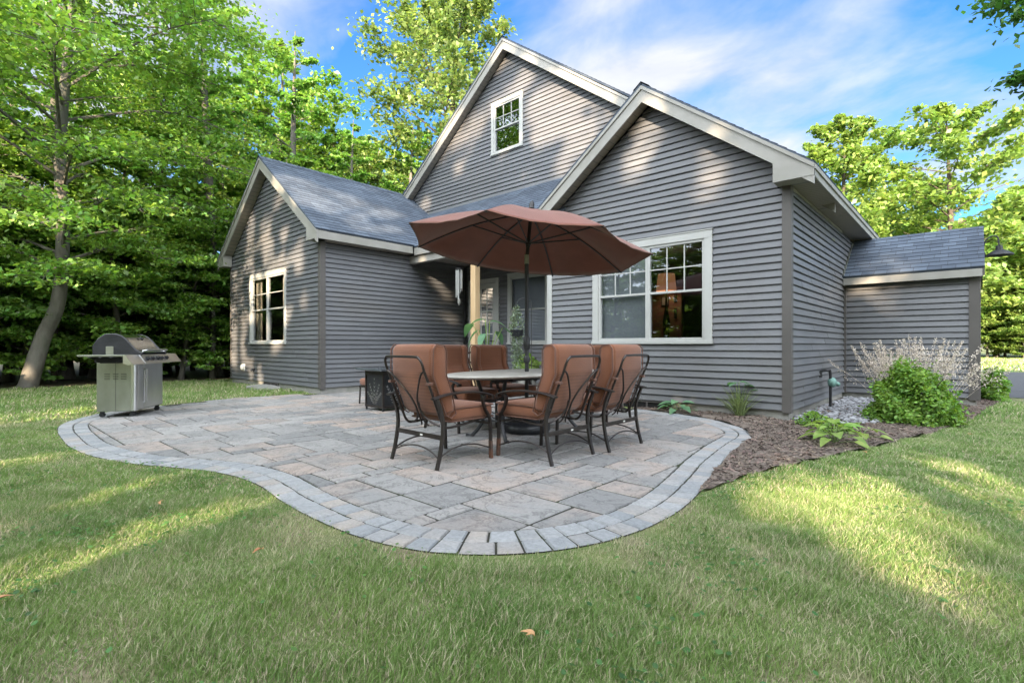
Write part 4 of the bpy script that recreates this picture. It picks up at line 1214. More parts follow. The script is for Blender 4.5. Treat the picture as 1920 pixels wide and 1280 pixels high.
def make_chair():
    t = empty('patio_chair', (0, 0, 0))
    t['group'] = 'wing backed chairs round the oval table'
    t['category'] = 'chair'
    legx = .325
    for s in (-1, 1):
        mb = MB()
        mb.tube(bez([(s*legx, -.325, 0), (s*legx, -.285, .14), (s*legx, -.255, .34), (s*legx, -.275, .48), (s*legx, -.325, .605)], 5), 1, 4, flat=(.022, .016))
        mb.build('leg', M['bronze'], t, smooth=True)
        mb = MB()
        mb.tube(bez([(s*legx, .325, 0), (s*legx, .318, .20), (s*legx, .31, .36), (s*(legx+.005), .24, .47), (s*(legx+.005), .215, .55), (s*(legx+.005), .24, .595)], 5), 1, 4, flat=(.021, .015))
        mb.build('leg', M['bronze'], t, smooth=True)
        mb = MB()
        mb.tube(bez([(s*legx, -.37, .603), (s*legx, -.20, .632), (s*legx, .05, .635), (s*legx, .24, .612), (s*legx, .33, .585)], 5), 1, 8, flat=(.030, .011))
        mb.lathe([(.001, -.016), (.02, -.016), (.02, .016), (.001, .016)], 12)
        for i in range(len(mb.v)-48, len(mb.v)):
            x, y, z = mb.v[i]; mb.v[i] = (s*legx+z*1.6, .325+x, .575+y)
        mb.build('armrest', M['bronze'], t, smooth=True)
    # back and seat frame: one bent tube each side, joined by the top rail
    fx = .265
    side = [(fx, .34, .385), (fx, .10, .352), (fx, -.12, .332), (fx, -.195, .352), (fx, -.245, .44), (fx, -.33, .65), (fx, -.405, .82), (fx, -.435, .90), (fx-.03, -.447, .945), (fx-.09, -.45, .955)]
    pts = side + [(-x, y, z) for x, y, z in reversed(side)]
    mb = MB(); mb.tube(bez(pts, 4), .0115, 8)
    mb.tube(bez([(fx, .34, .385), (fx-.02, .355, .385), (-fx+.02, .355, .385), (-fx, .34, .385)], 4), .011, 8)
    for s in (-1, 1):
        def yb(z): return -.195 - .30*(z-.352)/.6*1.35 if z < .6 else -.31-(z-.6)*.40
        arc = [(s*.258, -.412, .83), (s*.21, -.405, .80), (s*.12, -.36, .70), (s*.045, -.315, .59), (s*.022, -.275, .50), (s*.05, -.235, .42), (s*.12, -.205, .37), (s*.20, -.19, .345)]
        mb.tube(bez(arc, 5), .0095, 6)
        mb.tube(bez([(s*.035, -.29, .55), (s*.02, -.25, .44), (s*.028, -.21, .36), (s*.055, -.19, .335)], 5), .0075, 6)
        mb.tube([(s*fx, -.265, .485), (s*legx, -.27, .485)], .010, 6)
        mb.tube([(s*fx, .27, .375), (s*legx, .30, .39)], .010, 6)
    mb.build('back_frame', M['bronze'], t, smooth=True)
    mb = MB()
    mb.bbox(-legx, legx, -.272, -.255, .245, .285, .004)
    mb.tube(bez([(-legx, -.30, .09), (-.17, -.285, .145), (0, -.28, .165), (.17, -.285, .145), (legx, -.30, .09)], 5), .007, 6)
    mb.tube([(-legx, .305, .33), (legx, .305, .33)], 1, 4, flat=(.018, .012))
    for s in (-1, 1):
        mb.tube(bez([(s*legx, -.30, .10), (s*legx, -.12, .165), (s*legx, .10, .165), (s*legx, .318, .10)], 5), .007, 6)
    mb.build('stretcher', M['bronze'], t, smooth=True)
    for s in (-1, 1):
        mb = MB(); mb.bbox(s*.273-.022, s*.273+.022, -.385, -.335, .715, .738, .003)
        mb.build('strap', M['piping'], t)
    mb = MB(); mb.bbox(.03, .065, -.2745, -.2722, .258, .272, .0005); mb.build('maker_plate', M['white'], t)
    # cushions
    mb = MB(); round_box(mb, -.285, .285, -.13, .40, .375, .505, .045, puff=.022)
    sc_ = mb.build('seat_cushion', M['cushion'], t, smooth=True)
    for z in (.384, .496):
        pp = []; mb = MB()
        for (cx_, cy_, a0) in ((.256, .373, 0), (-.256, .373, 90), (-.256, -.103, 180), (.256, -.103, 270)):
            for k in range(5):
                a = R(a0+k*22.5); pp.append((cx_+.036*math.cos(a), cy_+.036*math.sin(a), z))
        pp.append(pp[0]); mb.tube(pp, .0065, 5)
        mb.build('piping', M['piping'], sc_, smooth=True)
    mb = MB()
    prof = [(-.085,.46),(-.15,.64),(-.235,.79),(-.235,1.02),(-.265,1.065),(-.325,1.065),(-.352,1.02),(-.352,.80),(-.29,.66),(-.205,.45),(-.15,.42)]
    bev_prism(mb, prof, 'x', -.275, .275, .028, 3)
    for s in (-1, 1):
        wing = [(-.150,.70),(-.195,.80),(-.195,1.01),(-.225,1.055),(-.31,1.06),(-.342,1.02),(-.342,.80),(-.28,.66),(-.20,.46),(-.10,.47)]
        a, b_ = (.225, .305) if s > 0 else (-.305, -.225)
        bev_prism(mb, wing, 'x', a, b_, .026, 3)
    bc = mb.build('back_cushion', M['cushion'], t, smooth=True)
    for s in (-1, 1):
        mb = MB()
        for xx in (s*.303,):
            loop = [(-.095,.46),(-.145,.66),(-.200,.79),(-.200,.88),(-.200,1.01),(-.225,1.052),(-.31,1.062),(-.345,1.02),(-.348,.80),(-.29,.66),(-.205,.45),(-.15,.42),(-.085,.46)]
            mb.tube([(xx+.004*s, y, z) for y, z in loop], .0065, 5)
        mb.build('piping', M['piping'], bc, smooth=True)
    return t

chair = make_chair()
CH = [((-3.655, 3.045), 0, 'brown cushioned chair nearest the viewer, at the table end by the lawn'),
      ((-3.035, 3.825), 90, 'brown cushioned chair with its back to us, in front of the black umbrella base'),
      ((-2.955, 4.64), 90, 'brown cushioned chair farthest right, its back to the mulch bed'),
      ((-4.86, 4.37), -90, 'brown cushioned chair half hidden behind the back of the nearest chair'),
      ((-4.86, 5.15), -90, 'brown cushioned chair facing us across the table, below the big leaved plant'),
      ((-4.03, 6.33), 180, 'shaded brown cushioned chair at the far end of the table, below the large window')]
for i, ((x, y), a, lb) in enumerate(CH):
    o = chair if i == 0 else copy_tree(chair)
    o.location = (x, y, 0); o.rotation_euler = (0, 0, R(a)); o['label'] = lb

for cn_, lx_ in ((bpy.data.objects['patio_chair'], .325), (bpy.data.objects['patio_chair.001'], -.325)):
    mb = MB(); mb.tube([(lx_, .3255, .002), (lx_, .3225, .10), (lx_, .3195, .165)], 1, 4, flat=(.0235, .0175)); mb.build('rust_patch', M['rust'], cn_, smooth=True)
# table
TX, TY = -4.03, 4.70
t = tag(empty('patio_table', (TX, TY, 0)), 'oval stone topped dining table with the umbrella pole through its middle', 'table')
mb = MB(); a_, b_ = .62, 1.24
prof = [(.0, .695), (.93, .695), (.975, .703), (.992, .715), (.992, .724), (.975, .733), (.90, .7345), (.0, .7345)]
n = 72; vs = []; 
for r_, z in prof:
    for k in range(n):
        w = 2*PI*k/n; vs.append((a_*r_*math.cos(w), b_*r_*math.sin(w), z))
fs = [(i*n+k, i*n+(k+1)%n, (i+1)*n+(k+1)%n, (i+1)*n+k) for i in range(len(prof)-1) for k in range(n)]
mb.mesh(vs, fs); mb.build('tabletop', M['tabletop'], t, smooth=True)
mb = MB()
for s in (-1, 1):
    mb.box(-.36, .36, s*.62-.02, s*.62+.02, .655, .694)
    mb.box(s*.30-.018, s*.30+.018, -.9, .9, .66, .693)
mb.build('apron', M['iron'], t)
for sx in (-1, 1):
    for sy in (-1, 1):
        mb = MB()
        mb.tube(bez([(sx*.22, sy*.62, .66), (sx*.16, sy*.60, .45), (sx*.15, sy*.60, .2), (sx*.26, sy*.66, .02), (sx*.33, sy*.70, .012)], 6), .021, 8)
        mb.build('leg', M['iron'], t, smooth=True)
mb = MB()
mb.tube([(-.15, -.6, .2), (.15, -.6, .2)], .012, 6); mb.tube([(-.15, .6, .2), (.15, .6, .2)], .012, 6)
mb.tube(bez([(0, -.6, .2), (.0, -.35, .14), (0, -.30, .14)], 5), .012, 6); mb.tube(bez([(0, .6, .2), (0, .35, .14), (0, .30, .14)], 5), .012, 6)
mb.build('stretcher', M['iron'], t, smooth=True)

# umbrella
u = tag(empty('patio_umbrella', (TX, TY, 0)), 'large terracotta brown market umbrella tilted over the dining table', 'umbrella')
C_ = Vector((-4.028, 4.705, 2.221)) - Vector((TX, TY, 0))
nrm = Vector((.0467, .1017, .9937)); RAD = 1.488
tips = [Vector(p)-Vector((TX, TY, 0)) for p in ((-4.525,3.313,2.387),(-5.369,4.075,2.349),(-5.428,5.207,2.236),(-4.667,6.044,2.114),(-3.531,6.098,2.055),(-2.686,5.335,2.094),(-2.627,4.204,2.207),(-3.389,3.366,2.328))]
apex = C_ + nrm*.47
def ribp(i, t_):
    p = apex.lerp(tips[i % 8], t_)
    return p + nrm*(.075*math.sin(PI*min(1, t_))**1.0)
mb = MB(); NR, NS = 14, 8
vs = []
for i in range(8):
    for j in range(NS):
        s = j/NS
        for k in range(NR+1):
            t_ = .07+.93*k/NR
            p = ribp(i, t_).lerp(ribp(i+1, t_), s)
            sag = 4*s*(1-s)
            p = p - nrm*(.035*sag*t_) + (C_-p)*(.035*sag*t_**3)
            p += nrm*(.004*math.sin(9*s*PI)*sag*t_)
            vs.append(p)
W_ = 8*NS
fs = [((q*(NR+1)+k), (q*(NR+1)+k+1), (((q+1)%W_)*(NR+1)+k+1), (((q+1)%W_)*(NR+1)+k)) for q in range(W_) for k in range(NR)]
mb.mesh(vs, fs)
cn = mb.build('canopy', M['canopy'], u, smooth=False, fixn=True)
cn.data.polygons.foreach_set('use_smooth', [True]*len(cn.data.polygons))
sm = cn.modifiers.new('thick', 'SOLIDIFY'); sm.thickness = .002
mb = MB()                                    # hem piping
loop = [vs[q*(NR+1)+NR] for q in range(W_)]; loop.append(loop[0])
mb.tube(loop, .005, 5, cap=False); mb.build('hem', M['piping'], cn, smooth=True)
mb = MB(); vs = []
for i in range(32):                          # vent cap
    w = i/32*8; a = int(w); s = w-a
    for k in range(4):
        t_ = .012+.125*k/3
        p = ribp(a, t_).lerp(ribp(a+1, t_), s) + nrm*(.045-.007*k)
        vs.append(p - nrm*.016*4*s*(1-s)*k/3)
mb.mesh(vs, [((q*4+k), (q*4+k+1), (((q+1)%32)*4+k+1), (((q+1)%32)*4+k)) for q in range(32) for k in range(3)])
mb.build('vent_cap', M['canopy'], u, smooth=True)
joint = Vector((0, 0, 2.10)); hub = joint.lerp(apex, .36)
for i in range(8):
    mb = MB()
    mb.tube([ribp(i, .03+.97*k/10) - nrm*.014 for k in range(11)], 1, 4, flat=(.012, .008)); mb.build('rib', M['black'], u)
    mb = MB(); mb.tube([hub + (tips[i]-hub).normalized()*.03, ribp(i, .50) - nrm*.02], .009, 6); mb.build('strut', M['black'], u)
mb = MB(); mb.tube([(0,0,.12), (0,0,1.2), joint], .025, 12); mb.tube([joint, apex+nrm*.02], .022, 12)
mb.build('pole', M['black'], u, smooth=True)
mb = MB(); mb.tube([joint-Vector((0,0,.05)), joint+Vector((0,0,.06))], .029, 12); mb.build('tilt_collar', M['steeldull'], u, smooth=True)
mb = MB(); mb.tube([hub-nrm*.03, hub+nrm*.03], .036, 14); mb.tube([hub-nrm*.03, hub-nrm*.06], .026, 14)
mb.build('hub', M['black'], u, smooth=True)
mb = MB(); mb.tube([apex+nrm*.03, apex+nrm*.05, apex+nrm*.075, apex+nrm*.10, apex+nrm*.125, apex+nrm*.145], [.02, .038, .030, .034, .024, .006], 12)
mb.build('finial', M['black'], u, smooth=True)
mb = MB(); mb.lathe([(.028, 1.0), (.040, 1.02), (.044, 1.08), (.040, 1.15), (.028, 1.17)], 12)
mb.tube([(0,0,1.08), (.05, -.05, 1.08), (.055, -.055, 1.03)], .008, 6)
mb.lathe([(.027, .84), (.040, .85), (.042, .90), (.028, .93)], 12)
mb.build('crank', M['black'], u, smooth=True)
mb = MB(); prof = [(.0, .0), (.26, .0), (.285, .03), (.285, .07), (.25, .11), (.12, .15), (.045, .16), (.04, .36), (.028, .37), (.0, .37)]
n = 48; vs = []
for r_, z in prof:
    for k in range(n):
        w = 2*PI*k/n; rr = r_*(1-.05*(1 if (k % 8) < 1 else 0)*(r_ > .1)); vs.append((rr*math.cos(w), rr*math.sin(w), z+.004))
mb.mesh(vs, [(i*n+k, i*n+(k+1)%n, (i+1)*n+(k+1)%n, (i+1)*n+k) for i in range(len(prof)-1) for k in range(n)])
mb.build('base', M['basebk'], u, smooth=True)

# gas fire table with cut-out leaf panels
ft = tag(empty('fire_table', (-7.18, 4.92, 0)), 'black metal fire table with pineapple leaf cut-out side panels', 'fire table')
mb = MB(); mb.bbox(-.36, .40, -.48, .74, .650, .685, .008); mb.build('tabletop', M['tile'], ft)
mb = MB(); mb.bbox(-.14, .16, -.15, .40, .684, .692, .003); mb.build('burner_lid', M['iron'], ft)
Y0 = -.36
X0 = -.26; X1 = .26
X1b = X1
mb = MB()
for x in (X0, X1b-.035):
    for y in (Y0, .62-.035): mb.bbox(x, x+.035, y, y+.035, .05, .65, .004)
for y in (Y0, .62-.035):
    mb.bbox(X0+.035, X1b-.035, y+.003, y+.03, .05, .085, .003); mb.bbox(X0+.035, X1b-.035, y+.003, y+.03, .58, .65, .003)
for x in (X0+.003, X1b-.03):
    mb.bbox(x, x+.027, Y0+.035, .585, .05, .085, .003); mb.bbox(x, x+.027, Y0+.035, .585, .58, .65, .003)
mb.build('frame', M['bronze'], ft)
mb = MB()
def frond(cx_, cz_, ang, ln, axis):
    for k in range(7):
        t_ = k/6
        for s in (-1, 1):
            a = ang + s*(.65-.2*t_)
            bx_, bz_ = cx_+math.cos(ang)*ln*t_, cz_+math.sin(ang)*ln*t_
            l2 = .075*(1-.45*t_)
            ex, ez = bx_+math.cos(a)*l2, bz_+math.sin(a)*l2
            px2, pz2 = -math.sin(a)*.011, math.cos(a)*.011
            q = [(bx_-px2, bz_-pz2), (ex, ez), (bx_+px2, bz_+pz2)]
            if axis == 'y': mb.face([(X0+.035+p[0], Y0+.012, .085+p[1]) for p in q], mi=1)
            else: mb.face([(X1b-.012, Y0+.035+p[0], .085+p[1]) for p in q], mi=1)
mb.box(X0+.035, X1b-.035, Y0+.014, Y0+.018, .085, .58, 0)
mb.box(X1b-.018, X1b-.014, Y0+.035, .585, .085, .58, 0)
for ang, ln in ((1.57, .38), (1.15, .32), (1.99, .32), (.75, .24), (2.4, .24)): frond(.225, .03, ang, ln, 'y')
for cy0 in (.2, .6):
    for ang, ln in ((1.57, .38), (1.1, .3), (2.04, .3)): frond(cy0, .03, ang, ln, 'x')
mb.build('panel', [M['iron'], M['steel']], ft, fixn=False)
mb = MB()
for x in (X0+.02, X1b-.02):
    for y in (Y0+.02, .60): mb.lathe([(.016, 0), (.016, .05)], 10, (x, y))
mb.build('foot', M['iron'], ft)
mb = MB(); mb.lathe([(.001, -.02), (.018, -.02), (.022, 0), (.001, 0)], 12)
mb.v = [(X1b+.01-z, Y0+.25+x, .36+y) for x, y, z in mb.v]
mb.build('knob', M['steel'], ft)
# footstool behind it
st = tag(empty('footstool', (-7.99, 5.19, 0)), 'small brown cushioned footstool behind the fire table', 'footstool')
mb = MB(); round_box(mb, -.26, .26, -.26, .26, .33, .46, .045, puff=.02); mb.build('seat_cushion', M['cushion'], st, smooth=True)
mb = MB(); mb.bbox(-.26, .26, -.26, .26, .30, .33, .004); mb.build('frame', M['bronze'], st)
for sx in (-1, 1):
    for sy in (-1, 1):
        mb = MB(); mb.tube([(sx*.24, sy*.24, .30), (sx*.25, sy*.25, 0)], .014, 6); mb.build('leg', M['bronze'], st)

# grill
g_ = tag(empty('gas_grill', (-9.657, 1.839, 0), math.atan2(-.59, .81)), 'stainless steel gas grill on casters at the left end of the patio', 'grill')
mb = MB()
mb.bbox(-.375, .375, -.235, .205, .085, .80, .006)
mb.build('cabinet', M['steeldull'], g_)
mb = MB()
mb.bbox(-.372, .16, .2065, .228, .10, .775, .006); d1_ = mb.build('door', M['steel'], g_)
mb = MB(); mb.tube([(.135, .232, .70), (.135, .25, .69), (.135, .25, .20), (.135, .232, .19)], .009, 8); mb.build('handle', M['steel'], d1_, smooth=True)
mb = MB(); mb.bbox(.168, .30, .2065, .228, .10, .775, .006); d2_ = mb.build('door', M['steel'], g_)
mb = MB(); mb.tube([(.19, .232, .70), (.19, .25, .69), (.19, .25, .20), (.19, .232, .19)], .009, 8); mb.build('handle', M['steel'], d2_, smooth=True)
mb = MB(); mb.tube([(.335, .19, .088), (.335, .19, .79)], .045, 16); mb.build('column', M['steel'], g_, smooth=True)
mb = MB()
for cxx in (-.11, -.01, .085):
    for k in range(4): mb.bbox(.375, .381, cxx-.032, cxx+.032, .555+k*.026, .562+k*.026, .001)
mb.bbox(.3752, .378, -.012, -.009, .09, .79, .0005)
mb.build('louvre', M['iron'], g_)
for x in (-.33, .33):
    for y in (-.19, .17):
        mb = MB(); mb.tube([(x-.012, y, .035), (x+.012, y, .035)], .035, 14); mb.box(x-.018, x+.018, y-.02, y+.02, .045, .085)
        mb.build('caster', M['iron'], g_, smooth=True)
mb = MB()                                    # firebox
mb.prism([(-.26, .80), (.22, .80), (.27, .905), (-.27, .905)], 'x', -.37, .37); mb.build('firebox', M['iron'], g_)
for s in (-1, 1):                            # side shelves with a slanted front skirt
    mb = MB(); xa, xb = (.372, .70) if s > 0 else (-.70, -.372)
    mb.bbox(xa, xb, -.28, .235, .895, .92, .005)
    w = mb.build('side_shelf', M['steeldull'], g_)
    mb = MB(); xs = .70*s
    mb.prism([(.235, .918), (.235, .80), (.29, .775), (.345, .785), (.262, .918)], 'x', min(xs, xs-s*.014), max(xs, xs-s*.014))
    mb.prism([(.255, .918), (.262, .918), (.348, .785), (.34, .782)], 'x', min(xs, .375*s), max(xs, .375*s))
    mb.build('skirt', M['steel'], w)
    mb = MB()
    mb.prism([(-.20, .893), (.20, .893), (.10, .80), (-.06, .80)], 'x', min(s*.39, s*.62), max(s*.39, s*.62)); mb.build('burner_pan', M['hole'], w)
    mb = MB()
    for k in (-.14, -.02, .10): mb.tube([(xs, k-.02, .893), (xs+s*.004, k, .883), (xs, k+.02, .893)], .006, 6)
    mb.build('tool_hook', M['iron'], w)
mb = MB()
mb.prism([(.26, .918), (.275, .918), (.352, .785), (.31, .775), (.2, .80)], 'x', -.374, .374)
pn = mb.build('control_panel', M['steel'], g_)
for x in (.26, .12, -.02, -.13, -.28):
    mb = MB(); prof = [(.034, 0), (.034, .004), (.024, .006), (.022, .03), (.012, .032), (.001, .032)]
    vs = MB(); vs.lathe(prof, 16)
    Mx = Matrix.Translation((x, .312, .855)) @ Matrix.Rotation(R(-60), 4, 'X')
    mb.mesh([tuple(Mx @ Vector(p)) for p in vs.v], vs.f); mb.build('knob', M['iron'], pn, smooth=True)
hood = [(-.29,.915),(-.29,1.05),(-.23,1.15),(-.15,1.215),(-.03,1.22),(.04,1.19),(.10,1.13),(.16,1.045),(.21,.985),(.25,.955),(.29,.945),(.29,.915)]
mb = MB(); mb.prism(hood, 'x', .315, .345); mb.prism(hood, 'x', -.345, -.315)
for s in (-1, 1):
    xx = s*.345
    for q in ((.20,.94,.17,.98),(.14,.965,-.05,.965),(.10,1.0,-.05,1.0),(.04,1.14,-.14,1.14),(.0,1.18,-.12,1.18)):
        mb.tube([(xx, q[0], q[1]), (xx, q[2], q[3])], .006, 4)
    ed = [(y*1.0, z) for y, z in hood[:-1]]
    mb.tube([(xx-s*.012, y, z) for y, z in ed], .013, 6)
mb.prism([(-.285,.916),(-.285,1.05),(-.225,1.145),(-.155,1.205),(-.155,.916)], 'x', -.315, .315)
hd = mb.build('lid', M['iron'], g_, smooth=True)
mb = MB(); sk = bez([(0, y, z+.004) for y, z in hood[3:-1]], 3)
for i in range(len(sk)-1):
    a, b_ = sk[i], sk[i+1]
    mb.face([(-.315, a.y, a.z), (.315, a.y, a.z), (.315, b_.y, b_.z), (-.315, b_.y, b_.z)])
mb.build('lid_skin', M['chrome'], hd, smooth=True)
mb = MB(); mb.tube(bez([(-.29, .27, .97), (-.27, .325, .985), (0, .335, .99), (.27, .325, .985), (.29, .27, .97)], 5), .014, 10); mb.build('handle', M['steel'], hd, smooth=True)
mb = MB(); vs = MB(); vs.lathe([(.028, 0), (.028, .008), (.001, .009)], 16)
Mx = Matrix.Translation((-.1, .075, 1.165)) @ Matrix.Rotation(R(-43), 4, 'X')
mb.mesh([tuple(Mx @ Vector(p)) for p in vs.v], vs.f)
for k in range(3):
    Mx = Matrix.Translation((.02, .085-.0+k*.006, 1.155-k*.007)) @ Matrix.Rotation(R(-43), 4, 'X'); 
    mb.box(-.03+.01*k, .03-.004*k, -.002, .002, -.001, .002, 0, Mx)
mb.build('thermometer', M['iron'], hd)
mb = MB(); mb.bbox(.348, .352, -.14, -.05, .92, 1.04, .002); mb.build('bracket', M['steeldull'], g_)

g_.scale = (1.12, 1.10, 1.0)
# lamp and pictures inside, seen through the large window
lp = tag(empty('table_lamp', (-4.80, 10.15, .45)), 'table lamp with a glowing orange shade behind the large window', 'lamp')
em = bpy.data.materials.new('lamp_shade'); em.use_nodes = True; bb = em.node_tree.nodes['Principled BSDF']
bb.inputs['Base Color'].default_value = (.45,.26,.15,1); setin(bb, 'Emission Color', (1,.42,.20,1)); setin(bb, 'Emission Strength', .05)
mb = MB(); mb.lathe([(.21, 1.76), (.17, 2.12)], 28, cap=False); mb.build('shade', em, lp, smooth=True)
mb = MB(); mb.lathe([(.12, .35), (.10, .4), (.03, .45), (.06, .8), (.08, 1.1), (.03, 1.4), (.012, 1.9)], 20); mb.build('base', M['bronze'], lp, smooth=True)
li = bpy.data.lights.new('lamp_bulb', 'POINT'); li.energy = 1.6; li.color = (1, .74, .52); li.shadow_soft_size = .08
lo_ = bpy.data.objects.new('lamp_bulb', li); COL.objects.link(lo_); lo_.location = (-4.80, 10.15, .45+1.95)
for i, (x, z, w, h, lb) in enumerate(((-4.96, 2.02, .17, .20, 'square framed picture on the orange wall, seen through the large window'), (-4.73, 2.10, .06, .22, 'upper narrow dark wall hanging on the orange wall behind the large window'), (-4.73, 1.75, .06, .22, 'lower narrow dark wall hanging on the orange wall behind the large window'))):
    pr_ = empty('picture' if i == 0 else 'wall_hanging', (x, 10.448, z)); tag(pr_, lb, 'picture' if i == 0 else 'wall hanging', None if i == 0 else 'wall hangings inside')
    mb = MB()
    mb.bbox(-w/2, w/2, -.025, 0, -h/2, h/2, .006); mb.build('frame', M['black'], pr_)
    mb = MB(); mb.bbox(-w/2+.015, w/2-.015, -.03, -.026, -h/2+.015, h/2-.015, .001); mb.build('panel', M['trim'] if i == 0 else M['bronze'], pr_)

# wind chime
wc = tag(empty('wind_chime', (-8.83, 8.2, 3.10)), 'silver tube wind chime hanging left of the pine post', 'wind chime')
wc.location = (-8.66, 7.73, 3.10)
mb = MB(); mb.tube([(0,0,0), (0,0,-.28)], .003, 5); mb.lathe([(.09, -.31), (.09, -.29), (.03, -.28)], 18); mb.build('top_disc', M['iron'], wc)
for k in range(6):
    w = 2*PI*k/6; x, y = .07*math.cos(w), .07*math.sin(w); L_ = .42+.05*k
    mb = MB(); mb.tube([(x, y, -.33), (x, y, -.33-L_)], .011, 8); mb.tube([(x, y, -.31), (x, y, -.33)], .002, 4); mb.build('chime_tube', M['steel'], wc, smooth=True)
mb = MB(); mb.tube([(0,0,-.3), (0,0,-1.0)], .0025, 4); mb.lathe([(.005, -1.13), (.035, -1.08), (.035, -1.0), (.005, -.97)], 12); mb.build('sail', M['concrete'], wc)
# well cover by the left wing
wcv = tag(empty('window_well_cover', (-13.06, YL-.02, 0)), 'low grey plastic cover over the basement window well of the left wing', 'window well cover')
mb = MB(); vs = []; 
for k in range(17):
    w = PI+PI*k/16; vs.append((.62*math.cos(w), .55*math.sin(w)))
for i in range(16):
    a, b_ = vs[i], vs[i+1]
    mb.face([(a[0],a[1],-.03),(b_[0],b_[1],-.03),(b_[0]*.95,b_[1]*.95,.05),(a[0]*.95,a[1]*.95,.05)])
    mb.face([(a[0]*.95,a[1]*.95,.05),(b_[0]*.95,b_[1]*.95,.05),(b_[0]*.4,b_[1]*.3,.075),(a[0]*.4,a[1]*.3,.075)])
mb.face([(v[0]*.4, v[1]*.3, .075) for v in vs])
mb.build('cover', M['concrete'], wcv)
# ------------------------------------------------------------------ garden plants
def leaf_pts(L_, W, curve, n=6, m=3, fold=.15):
    """a pointed leaf along +x, arching: grid of (n+1)x(m) points"""
    P = []
    for i in range(n+1):
        t = i/n
        w = W*math.sin(PI*min(1, t**.75))**.8*(1-.15*t) if 0 < t < 1 else .002
        x = L_*t; z = -curve*L_*t*t
        for j in range(m):
            s = (j/(m-1)-.5)*2
            P.append((x, s*w/2, z+abs(s)*w*fold))
    F = [(i*m+j, i*m+j+1, (i+1)*m+j+1, (i+1)*m+j) for i in range(n) for j in range(m-1)]
    return P, F
def add_leaf(mb, at_, az, el, L_, W, curve, n=6, fold=.15, roll=0, mi=0):
    P, F = leaf_pts(L_, W, curve, n, 3, fold)
    Mx = Matrix.Translation(at_) @ Matrix.Rotation(az, 4, 'Z') @ Matrix.Rotation(-el, 4, 'Y') @ Matrix.Rotation(roll, 4, 'X')
    mb.mesh([tuple(Mx @ Vector(p)) for p in P], F, mi)
def hosta(name, loc, n, size, mat_, label, cat='plant', seed=1, tall=.6, stems=0):
    rd = random.Random(seed)
    r = tag(empty(name, loc), label, cat)
    mb = MB(); sm_ = MB()
    for i in range(n):
        az = i*2.4+rd.uniform(-.3, .3); k = i/n
        out_ = size*(.15+.55*(1-k))*rd.uniform(.8, 1.1); hh = size*tall*(.25+.9*k)*rd.uniform(.8, 1.15)
        tip = (math.cos(az)*out_, math.sin(az)*out_, hh)
        sm_.tube(bez([(0,0,0), (tip[0]*.5, tip[1]*.5, hh*.75), tip], 4), .004, 5)
        add_leaf(mb, tip, az, .35*k+rd.uniform(-.1,.2), size*rd.uniform(.5,.75), size*rd.uniform(.3,.42), .45, 6, .12, rd.uniform(-.3,.3))
    mb.build('leaves', mat_, r, smooth=True, fixn=False); sm_.build('stem', M['blade'], r)
    return r
def leafball(V, F, C, N_, size, rg, ln=1.7, flat=.5, spread=None):
    """append leaf quads (kites) at points C (n,3) with loose normals"""
    n = len(C)
    d = rg.normal(size=(n, 3)); d[:, 2] = d[:, 2]*flat - .25; d /= np.linalg.norm(d, axis=1)[:, None]
    q = rg.normal(size=(n, 3)); q[:, 2] *= .45; w = np.cross(d, np.cross(q, d)); w /= np.linalg.norm(w, axis=1)[:, None]
    if N_ is not None:
        up = N_ + rg.normal(scale=.45, size=(n, 3)); w = np.cross(up, d); w /= np.linalg.norm(w, axis=1)[:, None]
    s = size*rg.uniform(.6, 1.25, n)[:, None]
    nr = np.cross(d, w)
    a = C - d*s*ln/2; b = C + w*s*.5 - d*s*.05 + nr*s*.10; c = C + d*s*ln/2 - nr*s*.05; e = C - w*s*.5 - d*s*.05 + nr*s*.10
    V.append(np.stack([a, b, c, e], 1).reshape(-1, 3))
    return V
def quads(V): 
    V = np.concatenate(V); return V, np.arange(len(V)).reshape(-1, 4)

hosta('hosta', (-3.50, 7.80, .0), 16, .34, M['hosta'], 'low broad leaved green hosta in the mulch under the big window', seed=2, tall=.42)
r = tag(empty('daylily', (-2.52, 7.72, 0)), 'upright clump of strap leaves topped by broad green leaves, left of the corner post', 'plant')
rd = random.Random(7); mb = MB()
for i in range(70):
    az = rd.uniform(0, 2*PI); add_leaf(mb, (rd.uniform(-.05,.05), rd.uniform(-.05,.05), 0), az, rd.uniform(.85, 1.45), rd.uniform(.36,.56), .018, rd.uniform(.1,.35), 5, .3)
mb.build('blades', M['blade'], r, smooth=True, fixn=False)
mb = MB(); sm_ = MB()
for (x, y, z, az) in ((-.05,-.02,.50,2.6),(.0,.0,.52,.4),(.06,.05,.47,.9),(-.02,.03,.50,4.2),(.12,.12,.40,.8)):
    add_leaf(mb, (x, y, z), az, .05, .17, .12, .35); sm_.tube(bez([(0,0,0), (x*.6, y*.6, z*.7), (x, y, z)], 4), .004, 5)
mb.build('leaves', M['hosta'], r, smooth=True, fixn=False); sm_.build('stem', M['blade'], r)
hosta('hosta', (-1.08, 6.30, 0), 20, .31, M['hosta2'], 'lime green hosta at the front edge of the mulch bed beside the lawn', seed=4, tall=.75)
hosta('hosta', (-.93, 6.95, 0), 8, .26, M['hosta2'], 'thin hosta with few leaves between the lime one and the large bush', seed=9, tall=.6)
